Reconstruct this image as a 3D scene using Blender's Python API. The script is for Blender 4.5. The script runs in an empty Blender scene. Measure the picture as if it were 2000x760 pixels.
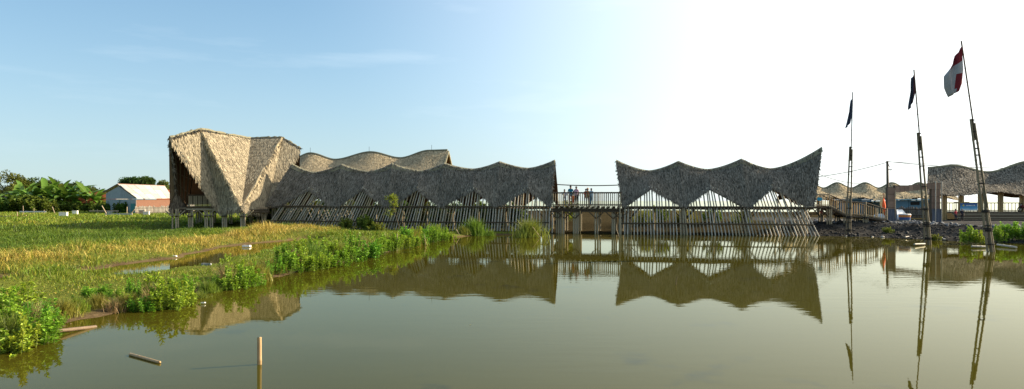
import bpy, math, random
import numpy as np
from mathutils import Vector, Matrix, Quaternion

random.seed(7)
rng = np.random.default_rng(7)
SC = bpy.context.scene
COL = SC.collection
R = math.radians

# ------------------------------------------------------------------ camera, sky, sun, exposure
CAMZ, F, HV = 2.9, 1400.0, 392.0            # eye height above the water, focal length and horizon row (2000 px wide frame)
cam = bpy.data.cameras.new('camera')
cam_ob = bpy.data.objects.new('camera', cam)
COL.objects.link(cam_ob)
cam_ob.location = (0, 0, CAMZ)
cam_ob.rotation_euler = (R(90), 0, 0)
cam.sensor_width = 36.0
cam.lens = 36.0 * F / 2000.0
cam.shift_y = 12.0 / 2000.0
cam.clip_start, cam.clip_end = 0.1, 9000
SC.camera = cam_ob

SUN_AZ, SUN_EL = R(72), R(24)                # azimuth clockwise from the view direction (+Y)
world = bpy.data.worlds.new('World')
SC.world = world
world.use_nodes = True
nt = world.node_tree
nt.nodes.clear()
sky = nt.nodes.new('ShaderNodeTexSky')
sky.sky_type = 'NISHITA'
sky.sun_disc = False
sky.sun_elevation = SUN_EL
sky.sun_rotation = SUN_AZ
sky.altitude = 0
sky.air_density = 1.0
sky.dust_density = 1.5
sky.ozone_density = 1.5
bg = nt.nodes.new('ShaderNodeBackground')
bg.inputs['Strength'].default_value = 0.088
# faint high cirrus: stretched noise on the sky direction
tc = nt.nodes.new('ShaderNodeTexCoord')
mp = nt.nodes.new('ShaderNodeMapping')
mp.inputs['Rotation'].default_value = (0.0, R(-12), R(0))
mp.inputs['Scale'].default_value = (1.6, 1.6, 11.0)
nz = nt.nodes.new('ShaderNodeTexNoise')
nz.inputs['Scale'].default_value = 1.9
nz.inputs['Detail'].default_value = 7
nz.inputs['Roughness'].default_value = 0.58
rp = nt.nodes.new('ShaderNodeValToRGB')
rp.color_ramp.elements[0].position = 0.56
rp.color_ramp.elements[0].color = (0, 0, 0, 1)
rp.color_ramp.elements[1].position = 0.82
rp.color_ramp.elements[1].color = (0.16, 0.16, 0.16, 1)
mx = nt.nodes.new('ShaderNodeMix')
mx.data_type = 'RGBA'
mx.inputs[7].default_value = (7.0, 7.4, 7.6, 1)
wo = nt.nodes.new('ShaderNodeOutputWorld')
L = nt.links.new
L(tc.outputs['Generated'], mp.inputs['Vector'])
L(mp.outputs['Vector'], nz.inputs['Vector'])
L(nz.outputs['Fac'], rp.inputs['Fac'])
L(rp.outputs['Color'], mx.inputs[0])
hsv_ = nt.nodes.new('ShaderNodeHueSaturation'); hsv_.inputs['Saturation'].default_value = 1.14; hsv_.inputs['Hue'].default_value = 0.488; hsv_.inputs['Value'].default_value = 1.08
L(sky.outputs['Color'], hsv_.inputs['Color']); L(hsv_.outputs['Color'], mx.inputs[6])
# bright hazy horizon: the sky low down takes the colour found a little higher up
lift = nt.nodes.new('ShaderNodeVectorMath'); lift.operation = 'ADD'
lift.inputs[1].default_value = (0, 0, 0.07)
nrm_ = nt.nodes.new('ShaderNodeVectorMath'); nrm_.operation = 'NORMALIZE'
L(tc.outputs['Generated'], lift.inputs[0]); L(lift.outputs[0], nrm_.inputs[0]); L(nrm_.outputs[0], sky.inputs['Vector'])
# humid haze: pale band low on the horizon and a wide white glow around the sun
def mathn(op, a=None, b=None):
    q = nt.nodes.new('ShaderNodeMath'); q.operation = op
    for k_, x_ in ((0, a), (1, b)):
        if x_ is None: continue
        if isinstance(x_, (int, float)): q.inputs[k_].default_value = x_
        else: L(x_, q.inputs[k_])
    return q.outputs[0]
sep = nt.nodes.new('ShaderNodeSeparateXYZ'); L(tc.outputs['Generated'], sep.inputs[0])
hz_f = mathn('MULTIPLY', mathn('EXPONENT', mathn('MULTIPLY', mathn('MAXIMUM', sep.outputs['Z'], 0.0), -8.0)), 0.8)
hz_mix = nt.nodes.new('ShaderNodeMix'); hz_mix.data_type = 'RGBA'
hz_mix.inputs[7].default_value = (2.9, 3.5, 3.45, 1)
L(hz_f, hz_mix.inputs[0]); L(mx.outputs[2], hz_mix.inputs[6])
dt = nt.nodes.new('ShaderNodeVectorMath'); dt.operation = 'DOT_PRODUCT'
dt.inputs[1].default_value = (math.sin(SUN_AZ) * math.cos(SUN_EL), math.cos(SUN_AZ) * math.cos(SUN_EL), math.sin(SUN_EL))
L(tc.outputs['Generated'], dt.inputs[0])
gr_ = nt.nodes.new('ShaderNodeMapRange'); gr_.interpolation_type = 'SMOOTHSTEP'
gr_.inputs[1].default_value = 0.1; gr_.inputs[2].default_value = 1.15; gr_.inputs[3].default_value = 0.0; gr_.inputs[4].default_value = 1.0
L(dt.outputs['Value'], gr_.inputs[0])
gl_mix = nt.nodes.new('ShaderNodeMix'); gl_mix.data_type = 'RGBA'
gl_mix.inputs[7].default_value = (8.2, 8.25, 7.9, 1)
L(gr_.outputs[0], gl_mix.inputs[0]); L(hz_mix.outputs[2], gl_mix.inputs[6])
L(gl_mix.outputs[2], bg.inputs['Color'])
L(bg.outputs['Background'], wo.inputs['Surface'])

SUN_DIR = Vector((math.sin(SUN_AZ) * math.cos(SUN_EL), math.cos(SUN_AZ) * math.cos(SUN_EL), math.sin(SUN_EL)))
sun = bpy.data.lights.new('sun', 'SUN')
sun.energy = 4.4
sun.angle = R(0.6)
sun.color = (1.0, 0.86, 0.64)
sun_ob = bpy.data.objects.new('sun', sun)
COL.objects.link(sun_ob)
sun_ob.rotation_euler = SUN_DIR.to_track_quat('Z', 'Y').to_euler()
sun_ob.location = (60, 40, 60)

SC.view_settings.view_transform = 'Standard'
SC.view_settings.look = 'None'
SC.view_settings.gamma = 1.0
SC.view_settings.use_curve_mapping = False
SC.view_settings.exposure = 1.25

# ------------------------------------------------------------------ helpers
def px(u, v, Y):
    "world point seen at photo pixel (u, v) at distance Y"
    return Vector(((u - 1000) / F * Y, Y, CAMZ - (v - HV) / F * Y))

def gp(u, v, z=0.0):
    "world point seen at photo pixel (u, v) lying at height z"
    return px(u, v, (CAMZ - z) * F / (v - HV))

ORG = {}

def org(o):
    return ORG.get(o.name, Vector((0, 0, 0))) if o else Vector((0, 0, 0))

def tag(o, label=None, cat=None, group=None, kind=None):
    if label: o['label'] = label
    if cat: o['category'] = cat
    if group: o['group'] = group
    if kind: o['kind'] = kind
    return o

def thing(name, label, cat, loc, group=None):
    o = bpy.data.objects.new(name, None)
    o.empty_display_size = 0.3
    COL.objects.link(o)
    o.location = loc
    ORG[o.name] = Vector(loc)
    return tag(o, label, cat, group)

def link(name, me, parent=None, world=True):
    o = bpy.data.objects.new(name, me)
    COL.objects.link(o)
    if parent:
        o.parent = parent
        ORG[o.name] = org(parent)
    return o

class MB:
    "collects verts and faces in world space"
    def __init__(s):
        s.v, s.f, s.m = [], [], []
    def add(s, vs, fs, m=0):
        b = len(s.v)
        s.v += [tuple(p) for p in vs]
        s.f += [tuple(i + b for i in q) for q in fs]
        s.m += [m] * len(fs)
        return s
    def box(s, lo, hi, m=0, rot=0.0, piv=None):
        x0, y0, z0 = lo; x1, y1, z1 = hi
        vs = [Vector(p) for p in ((x0, y0, z0), (x1, y0, z0), (x1, y1, z0), (x0, y1, z0), (x0, y0, z1), (x1, y0, z1), (x1, y1, z1), (x0, y1, z1))]
        if rot:
            c = Vector(piv) if piv else Vector(((x0 + x1) / 2, (y0 + y1) / 2, 0))
            M = Matrix.Rotation(rot, 3, 'Z')
            vs = [M @ (p - c) + c for p in vs]
        return s.add(vs, [(0, 3, 2, 1), (4, 5, 6, 7), (0, 1, 5, 4), (1, 2, 6, 5), (2, 3, 7, 6), (3, 0, 4, 7)], m)
    def beam(s, p0, p1, w, h, m=0):
        "rectangular bar from p0 to p1, w sideways, h upwards"
        p0, p1 = Vector(p0), Vector(p1)
        d = (p1 - p0).normalized()
        up = Vector((0, 0, 1)) if abs(d.z) < 0.95 else Vector((0, 1, 0))
        sd = d.cross(up).normalized() * w / 2
        u = sd.cross(d).normalized() * h / 2
        vs = [p0 - sd - u, p0 + sd - u, p0 + sd + u, p0 - sd + u, p1 - sd - u, p1 + sd - u, p1 + sd + u, p1 - sd + u]
        return s.add(vs, [(0, 3, 2, 1), (4, 5, 6, 7), (0, 1, 5, 4), (1, 2, 6, 5), (2, 3, 7, 6), (3, 0, 4, 7)], m)
    def tube(s, pts, rad, n=7, m=0, cap=True):
        pts = [Vector(p) for p in pts]
        if not hasattr(rad, '__len__'): rad = [rad] * len(pts)
        rings = []
        ref = Vector((0.31, 0.17, 0.93))
        for i, p in enumerate(pts):
            d = (pts[min(i + 1, len(pts) - 1)] - pts[max(i - 1, 0)]).normalized()
            if abs(d.dot(ref)) > 0.97: rf = Vector((1, 0, 0))
            else: rf = ref
            a = d.cross(rf).normalized(); b = d.cross(a).normalized()
            rings.append([p + (a * math.cos(2 * math.pi * k / n) + b * math.sin(2 * math.pi * k / n)) * rad[i] for k in range(n)])
        vs = [q for r in rings for q in r]
        fs = [(i * n + k, i * n + (k + 1) % n, (i + 1) * n + (k + 1) % n, (i + 1) * n + k) for i in range(len(pts) - 1) for k in range(n)]
        if cap:
            fs += [tuple(range(n - 1, -1, -1)), tuple((len(pts) - 1) * n + k for k in range(n))]
        return s.add(vs, fs, m)
    def build(s, name, mats, parent=None, smooth=False):
        if not isinstance(mats, (list, tuple)): mats = [mats]
        o_ = org(parent)
        me = bpy.data.meshes.new(name)
        me.from_pydata([(p[0] - o_.x, p[1] - o_.y, p[2] - o_.z) for p in s.v], [], s.f)
        for m in mats: me.materials.append(m)
        if len(mats) > 1: me.polygons.foreach_set('material_index', s.m)
        if smooth: me.polygons.foreach_set('use_smooth', [True] * len(me.polygons))
        me.update()
        return link(name, me, parent)

def np_mesh(name, V, Fc, mat, parent=None, color=None, smooth=False):
    "V (n,3), Fc (m,k) arrays -> object; color (n,3) per vertex"
    o_ = org(parent)
    V = np.asarray(V, dtype=np.float32) - np.array(o_, dtype=np.float32)
    Fc = np.asarray(Fc, dtype=np.int32)
    me = bpy.data.meshes.new(name)
    me.vertices.add(len(V)); me.vertices.foreach_set('co', V.ravel())
    m, k = Fc.shape
    me.loops.add(m * k); me.loops.foreach_set('vertex_index', Fc.ravel())
    me.polygons.add(m)
    me.polygons.foreach_set('loop_start', np.arange(m, dtype=np.int32) * k)
    me.polygons.foreach_set('loop_total', np.full(m, k, dtype=np.int32))
    if smooth: me.polygons.foreach_set('use_smooth', np.ones(m, dtype=bool))
    me.materials.append(mat)
    if color is not None:
        at = me.color_attributes.new('tint', 'FLOAT_COLOR', 'POINT')
        c4 = np.ones((len(V), 4), dtype=np.float32); c4[:, :3] = color
        at.data.foreach_set('color', c4.ravel())
    me.update(calc_edges=True)
    me.validate()
    return link(name, me, parent)

# ------------------------------------------------------------------ materials
MATS = {}

def new_mat(name):
    m = bpy.data.materials.new(name)
    m.use_nodes = True
    n = m.node_tree
    b = n.nodes['Principled BSDF']
    return m, n, b

def mat(name, c1, c2=None, rough=0.85, scale=6.0, stretch=(1, 1, 1), bump=0.0, island=0.0, spec=0.25, detail=5, bscale=None, metal=0.0):
    "two-tone noise material; island > 0 also varies each loose piece; object random varies each object a little"
    if name in MATS: return MATS[name]
    m, n, b = new_mat(name)
    lk = n.links.new
    c2 = c2 or tuple(x * 0.7 for x in c1)
    t = n.nodes.new('ShaderNodeTexCoord')
    mpg = n.nodes.new('ShaderNodeMapping')
    mpg.inputs['Scale'].default_value = stretch
    lk(t.outputs['Object'], mpg.inputs['Vector'])
    no = n.nodes.new('ShaderNodeTexNoise')
    no.inputs['Scale'].default_value = scale
    no.inputs['Detail'].default_value = detail
    no.inputs['Roughness'].default_value = 0.65
    lk(mpg.outputs['Vector'], no.inputs['Vector'])
    rmp = n.nodes.new('ShaderNodeMapRange')
    rmp.inputs[1].default_value = 0.3; rmp.inputs[2].default_value = 0.7
    lk(no.outputs['Fac'], rmp.inputs[0])
    mixn = n.nodes.new('ShaderNodeMix'); mixn.data_type = 'RGBA'
    mixn.inputs[6].default_value = (*c1, 1); mixn.inputs[7].default_value = (*c2, 1)
    lk(rmp.outputs[0], mixn.inputs[0])
    out = mixn.outputs[2]
    hsv = n.nodes.new('ShaderNodeHueSaturation')
    if island > 0:
        g = n.nodes.new('ShaderNodeNewGeometry')
        src = g.outputs['Random Per Island']; k = island
    else:
        g = n.nodes.new('ShaderNodeObjectInfo')
        src = g.outputs['Random']; k = 0.22
    mr = n.nodes.new('ShaderNodeMapRange')
    mr.inputs[3].default_value = 1 - k; mr.inputs[4].default_value = 1 + k
    lk(src, mr.inputs[0])
    lk(mr.outputs[0], hsv.inputs['Value'])
    lk(out, hsv.inputs['Color'])
    lk(hsv.outputs['Color'], b.inputs['Base Color'])
    b.inputs['Roughness'].default_value = rough
    b.inputs['Specular IOR Level'].default_value = spec
    b.inputs['Metallic'].default_value = metal
    if bump:
        bp = n.nodes.new('ShaderNodeBump')
        bp.inputs['Strength'].default_value = bump
        bp.inputs['Distance'].default_value = 0.05
        if bscale:
            n2 = n.nodes.new('ShaderNodeTexNoise'); n2.inputs['Scale'].default_value = bscale; n2.inputs['Detail'].default_value = 4
            lk(mpg.outputs['Vector'], n2.inputs['Vector']); lk(n2.outputs['Fac'], bp.inputs['Height'])
        else:
            lk(no.outputs['Fac'], bp.inputs['Height'])
        lk(bp.outputs['Normal'], b.inputs['Normal'])
    MATS[name] = m
    return m

def leaf_mat(name, base=(0.1, 0.2, 0.03), trans=0.35, use_tint=True, vary=0.35, hue=0.03, rough=0.5):
    "foliage: per-leaf variation, light passing through the blade"
    if name in MATS: return MATS[name]
    m, n, b = new_mat(name)
    lk = n.links.new
    g = n.nodes.new('ShaderNodeNewGeometry')
    mr = n.nodes.new('ShaderNodeMapRange')
    mr.inputs[3].default_value = 1 - vary; mr.inputs[4].default_value = 1 + vary
    lk(g.outputs['Random Per Island'], mr.inputs[0])
    hs = n.nodes.new('ShaderNodeHueSaturation')
    lk(mr.outputs[0], hs.inputs['Value'])
    oi = n.nodes.new('ShaderNodeObjectInfo')
    mh = n.nodes.new('ShaderNodeMapRange')
    mh.inputs[3].default_value = 0.5 - hue; mh.inputs[4].default_value = 0.5 + hue * 0.4
    lk(oi.outputs['Random'], mh.inputs[0]); lk(mh.outputs[0], hs.inputs['Hue'])
    if use_tint:
        at = n.nodes.new('ShaderNodeAttribute'); at.attribute_name = 'tint'
        lk(at.outputs['Color'], hs.inputs['Color'])
    else:
        hs.inputs['Color'].default_value = (*base, 1)
    lk(hs.outputs['Color'], b.inputs['Base Color'])
    b.inputs['Roughness'].default_value = rough
    b.inputs['Specular IOR Level'].default_value = 0.25
    tr = n.nodes.new('ShaderNodeBsdfTranslucent')
    lk(hs.outputs['Color'], tr.inputs['Color'])
    ms = n.nodes.new('ShaderNodeMixShader')
    ms.inputs[0].default_value = trans
    lk(b.outputs[0], ms.inputs[1]); lk(tr.outputs[0], ms.inputs[2])
    lk(ms.outputs[0], n.nodes['Material Output'].inputs['Surface'])
    MATS[name] = m
    return m

M_thatch = mat('thatch_sun_bleached', (0.39, 0.325, 0.22), (0.28, 0.23, 0.155), 0.95, 1.2, (1, 1, 1), island=0.65, spec=0.1)
M_thatch_gray = mat('thatch_weathered', (0.215, 0.186, 0.145), (0.14, 0.12, 0.093), 0.95, 0.9, (1, 1, 1), island=0.75, spec=0.1)
M_thatch_sand = mat('thatch_pale', (0.5, 0.40, 0.25), (0.33, 0.26, 0.16), 0.95, 2.0, island=0.4, spec=0.1)
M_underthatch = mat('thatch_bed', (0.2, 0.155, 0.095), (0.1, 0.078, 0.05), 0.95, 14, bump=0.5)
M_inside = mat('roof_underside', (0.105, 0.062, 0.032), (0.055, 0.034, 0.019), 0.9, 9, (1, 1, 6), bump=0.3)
M_cap = mat('ridge_thatch', (0.3, 0.275, 0.18), (0.19, 0.17, 0.11), 0.95, 5, bump=0.6)
M_bamboo = mat('bamboo_weathered', (0.42, 0.345, 0.22), (0.25, 0.2, 0.13), 0.55, 7, (4, 4, 0.6), spec=0.35)
M_bamboo_gray = mat('bamboo_gray', (0.5, 0.445, 0.36), (0.3, 0.265, 0.21), 0.6, 7, (4, 4, 0.6), spec=0.3)
M_bamboo_gold = mat('bamboo_golden', (0.55, 0.36, 0.14), (0.34, 0.21, 0.08), 0.45, 7, (4, 4, 0.6), spec=0.4)
M_bamboo_dark = mat('bamboo_dark', (0.12, 0.085, 0.05), (0.06, 0.043, 0.027), 0.7, 7)
M_lash = mat('black_lashing', (0.018, 0.015, 0.013), (0.03, 0.025, 0.02), 0.9, 20)
M_deck = mat('deck_boards', (0.25, 0.19, 0.12), (0.14, 0.105, 0.07), 0.85, 5)
M_trunk = mat('bark', (0.16, 0.12, 0.075), (0.08, 0.06, 0.04), 0.95, 9, bump=0.4)
M_leaf = leaf_mat('leaf_tinted', hue=0.05)
M_grass = leaf_mat('grass_tinted', trans=0.3, vary=0.4, hue=0.0)

# unit bamboo: along +Z, radius 1, swollen nodes
def unit_bamboo(n=7, nodes=7):
    b = MB(); pts = []; rad = []
    for k in range(nodes + 1):
        z = k / nodes
        if k in (0, nodes):
            pts.append((0, 0, z)); rad.append(0.97)
        else:
            pts += [(0, 0, z - 0.012), (0, 0, z), (0, 0, z + 0.012)]; rad += [0.95, 1.16, 0.97]
    n_ = n
    rings = [[(r * math.cos(2 * math.pi * k / n_), r * math.sin(2 * math.pi * k / n_), p[2]) for k in range(n_)] for p, r in zip(pts, rad)]
    vs = [q for r in rings for q in r]
    fs = [(i * n_ + k, i * n_ + (k + 1) % n_, (i + 1) * n_ + (k + 1) % n_, (i + 1) * n_ + k) for i in range(len(pts) - 1) for k in range(n_)]
    fs += [tuple(range(n_ - 1, -1, -1)), tuple((len(pts) - 1) * n_ + k for k in range(n_))]
    b.add(vs, fs)
    return b
UB = {}
def bamboo(name, p0, p1, r, m, parent, nodes=7):
    key = (m.name, nodes)
    if key not in UB:
        b = unit_bamboo(7, nodes)
        me = bpy.data.meshes.new('bamboo_culm')
        me.from_pydata(b.v, [], b.f); me.materials.append(m)
        me.polygons.foreach_set('use_smooth', [len(p.vertices) == 4 for p in me.polygons]); me.update()
        UB[key] = me
    p0, p1 = Vector(p0), Vector(p1)
    d = p1 - p0
    o = bpy.data.objects.new(name, UB[key]); COL.objects.link(o)
    q = d.to_track_quat('Z', 'Y')
    loc = p0 - org(parent)
    o.matrix_local = Matrix.LocRotScale(loc, q, Vector((r, r, d.length)))
    if parent:
        o.parent = parent
        ORG[o.name] = org(parent)
    return o

# value noise on world coordinates, for terrain and planting
_lat = rng.random((256, 256))
def vnoise(x, y, s):
    x = np.asarray(x) / s + 57.3; y = np.asarray(y) / s + 31.7
    xi = np.floor(x).astype(int); yi = np.floor(y).astype(int)
    fx = x - xi; fy = y - yi
    fx = fx * fx * (3 - 2 * fx); fy = fy * fy * (3 - 2 * fy)
    g = lambda a, b: _lat[a % 256, b % 256]
    return (g(xi, yi) * (1 - fx) + g(xi + 1, yi) * fx) * (1 - fy) + (g(xi, yi + 1) * (1 - fx) + g(xi + 1, yi + 1) * fx) * fy
def fbm(x, y, s): return 0.55 * vnoise(x, y, s) + 0.3 * vnoise(x, y, s / 2.3) + 0.15 * vnoise(x, y, s / 5.1)
def sstep(a, b, x):
    t = np.clip((x - a) / (b - a), 0, 1); return t * t * (3 - 2 * t)

# ------------------------------------------------------------------ terrain
SHORE_L = [(-11.6, 3), (-10.9, 10), (-10.5, 14.7), (-10.35, 16.3), (-10.2, 17.65), (-9.85, 19.7), (-9.6, 21.6), (-9.5, 24), (-9.1, 26.5), (-8.4, 29.4), (-7.7, 35.9), (-6.65, 41.4), (-5.9, 48.9), (-4.3, 57), (-2.6, 59.7), (1.0, 60.6), (3.4, 61.9), (4.4, 63.9)]
SHORE_R = [(10.0, 62.6), (17.0, 61.0), (24.2, 59.3), (25.2, 58.4), (28.5, 57.6), (30.2, 54), (31.6, 51), (35, 48.5), (45, 45), (90, 38), (90, 3)]
POND = np.array(SHORE_L + SHORE_R)
CHAN = np.array([(-30, 20), (-22, 23.5), (-18.3, 25.7), (-16.9, 27), (-15.6, 31), (-15.0, 36), (-15.9, 42), (-16.2, 47.5), (-14.5, 52)])

CREST = np.array([tuple(gp(u_, v_, z_))[:2] for u_, v_, z_ in ((-40, 525, .3), (60, 512, .35), (250, 482, .5), (400, 463, .6), (520, 450, .7), (640, 442, .7))])

def seg_dist(X, Y, pts, closed):
    d = np.full(X.shape, 1e9)
    n = len(pts)
    for i in range(n if closed else n - 1):
        a = pts[i]; b = pts[(i + 1) % n]
        ab = b - a
        t = np.clip(((X - a[0]) * ab[0] + (Y - a[1]) * ab[1]) / (ab @ ab), 0, 1)
        d = np.minimum(d, np.hypot(X - a[0] - t * ab[0], Y - a[1] - t * ab[1]))
    return d
def pond_sd(X, Y):
    "distance to the pond's edge, positive on land"
    d = seg_dist(X, Y, POND, True)
    ins = np.zeros(X.shape, bool)
    n = len(POND)
    for i in range(n):
        x0, y0 = POND[i]; x1, y1 = POND[(i + 1) % n]
        c = ((y0 > Y) != (y1 > Y)) & (X < (x1 - x0) * (Y - y0) / (y1 - y0 + 1e-12) + x0)
        ins ^= c
    return np.where(ins, -d, d)
def terrain(X, Y):
    X = np.asarray(X, float); Y = np.asarray(Y, float)
    d = pond_sd(X, Y) + (vnoise(X, Y, 1.3) - 0.5) * 0.45 + (vnoise(X, Y, 0.5) - 0.5) * 0.15
    dc = seg_dist(X, Y, CHAN, False) + (vnoise(X, Y, 2.1) - 0.5) * 0.9
    land = 0.62 + 0.3 * (fbm(X, Y, 5.0) - 0.5) + 0.16 * (vnoise(X, Y, 1.6) - 0.5) + 0 * X
    near_dike = sstep(-16.5, -14.5, X) * sstep(62, 54, Y)
    land = land * (1 - near_dike) + (0.17 + 0.12 * (vnoise(X, Y, 1.7) - 0.5)) * near_dike
    mound = np.exp(-(((X + 21) / 6) ** 2 + ((Y - 46) / 10) ** 2))
    land = land + 0.28 * mound
    dip = sstep(-20, -26, X) * np.exp(-((Y - 62) / 4.5) ** 2)
    land = land - 0.8 * dip
    under = sstep(-22, -12, X) * sstep(57, 59, Y) * sstep(76, 69, Y + .22 * X) * sstep(25, 23, X)
    land = land * (1 - under) + 0.18 * under
    back = sstep(1, 4, X) * sstep(66.5, 72, Y + .22 * X)
    land = land * (1 - back) + 0.95 * back
    rb = sstep(22, 25, X)
    lump = 0.32 * (fbm(X, Y, 1.8) - 0.5) + 0.14 * (vnoise(X, Y, 0.6) - 0.5)
    prof = 0.13 * sstep(0, 1.0, d) + 0.85 * sstep(1.6, 6.5, d) * (1 - 0.35 * sstep(34, 42, X))
    rland = prof + lump * sstep(0.3, 2.0, d) * sstep(13, 8, d)
    h = land * sstep(-0.02, 1.3, d)
    h = h * (1 - rb) + rland * rb
    h = np.where(d < 0, np.maximum(-0.06 + 0.28 * d, -0.7), h)
    h = h * sstep(1.35, 2.3, dc) + (-0.2) * (1 - sstep(1.35, 2.3, dc))
    far_side = sstep(-15.5, -17.0, X) * sstep(60, 50, Y)
    h = np.where(far_side > 0, np.minimum(h, h * (1 - far_side) + far_side * (0.05 + 0.085 * np.maximum(dc - 2.2, -3))), h)
    h = h + 0.34 * np.exp(-(seg_dist(X, Y, CREST, False) / (1.6 + .8 * vnoise(X, Y, 4))) ** 2) * sstep(62, 54, Y) * sstep(1.6, 3.2, dc) * (0.6 + 0.8 * vnoise(X, Y, 2.4))
    # the open sea far behind on the right and in the middle
    sea = sstep(150, 158, Y) * sstep(-40, -25, X - (Y - 150) * -0.25)
    h = h * (1 - sea) - 0.8 * sea
    return h

def axis(lo, hi, step, far_lo, far_hi):
    a = list(np.arange(lo, hi + 1e-6, step))
    s = step; x = hi
    up = []
    while x < far_hi:
        s *= 1.22; x += s; up.append(x)
    s = step; x = lo; dn = []
    while x > far_lo:
        s *= 1.22; x -= s; dn.append(x)
    return np.array(dn[::-1] + a + up)
ax = axis(-34, 40, 0.3, -2500, 2500)
ay = axis(10, 72, 0.3, -60, 6000)
GX, GY = np.meshgrid(ax, ay)
GZ = terrain(GX, GY)
nx_, ny_ = len(ax), len(ay)
V = np.stack([GX, GY, GZ], -1).reshape(-1, 3)
ii = np.arange(nx_ * ny_).reshape(ny_, nx_)
Q = np.stack([ii[:-1, :-1], ii[:-1, 1:], ii[1:, 1:], ii[1:, :-1]], -1).reshape(-1, 4)
# soil colours of the place: wet mud by the water, green turf, black fill on the right, dry earth behind
dd = pond_sd(GX, GY)
n1 = fbm(GX, GY, 3.0); n2 = vnoise(GX, GY, 0.7)
mud = np.array([0.11, 0.076, 0.042]); turf = np.array([0.11, 0.125, 0.025]); black = np.array([0.045, 0.042, 0.038]); dry = np.array([0.046, 0.036, 0.019])
c = turf[None, None] * (0.75 + 0.5 * n1[..., None])
w = sstep(0.15, 0.05, GZ + 0.12 * (n2 - 0.5))[..., None]
c = c * (1 - w) + mud * (0.75 + 0.5 * n2[..., None]) * w
w = (sstep(22, 24.5, GX) * sstep(40, 46, GY) * sstep(92, 80, GY))[..., None]
gr = np.array([0.075, 0.07, 0.064])
wg = (sstep(6.0, 7.5, dd + 1.5 * (n1 - .5)))[..., None]
blk = (black * (1 - wg) + gr * wg) * (0.6 + 0.9 * n2[..., None])
c = c * (1 - w) + blk * w
w = (sstep(-6, 2, GX) * sstep(61, 64, GY + .22 * GX) * np.maximum(sstep(26, 22, GX), sstep(78, 90, GY)))[..., None]
c = c * (1 - w) + dry * (0.7 + 0.6 * n1[..., None]) * w
def soil_mat():
    m, n, b = new_mat('soil')
    lk = n.links.new
    at = n.nodes.new('ShaderNodeAttribute'); at.attribute_name = 'tint'
    t = n.nodes.new('ShaderNodeTexCoord')
    no = n.nodes.new('ShaderNodeTexNoise'); no.inputs['Scale'].default_value = 7; no.inputs['Detail'].default_value = 8; no.inputs['Roughness'].default_value = 0.7
    lk(t.outputs['Object'], no.inputs['Vector'])
    mr = n.nodes.new('ShaderNodeMapRange'); mr.inputs[1].default_value = 0.25; mr.inputs[2].default_value = 0.75; mr.inputs[3].default_value = 0.55; mr.inputs[4].default_value = 1.45
    lk(no.outputs['Fac'], mr.inputs[0])
    hs = n.nodes.new('ShaderNodeHueSaturation')
    lk(at.outputs['Color'], hs.inputs['Color']); lk(mr.outputs[0], hs.inputs['Value'])
    lk(hs.outputs['Color'], b.inputs['Base Color'])
    b.inputs['Roughness'].default_value = 1.0
    b.inputs['Specular IOR Level'].default_value = 0.0
    bp = n.nodes.new('ShaderNodeBump'); bp.inputs['Strength'].default_value = 0.7; bp.inputs['Distance'].default_value = 0.08
    lk(no.outputs['Fac'], bp.inputs['Height']); lk(bp.outputs['Normal'], b.inputs['Normal'])
    return m
ground = np_mesh('ground', V, Q, soil_mat(), color=c.reshape(-1, 3), smooth=True)
tag(ground, kind='structure')

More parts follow.
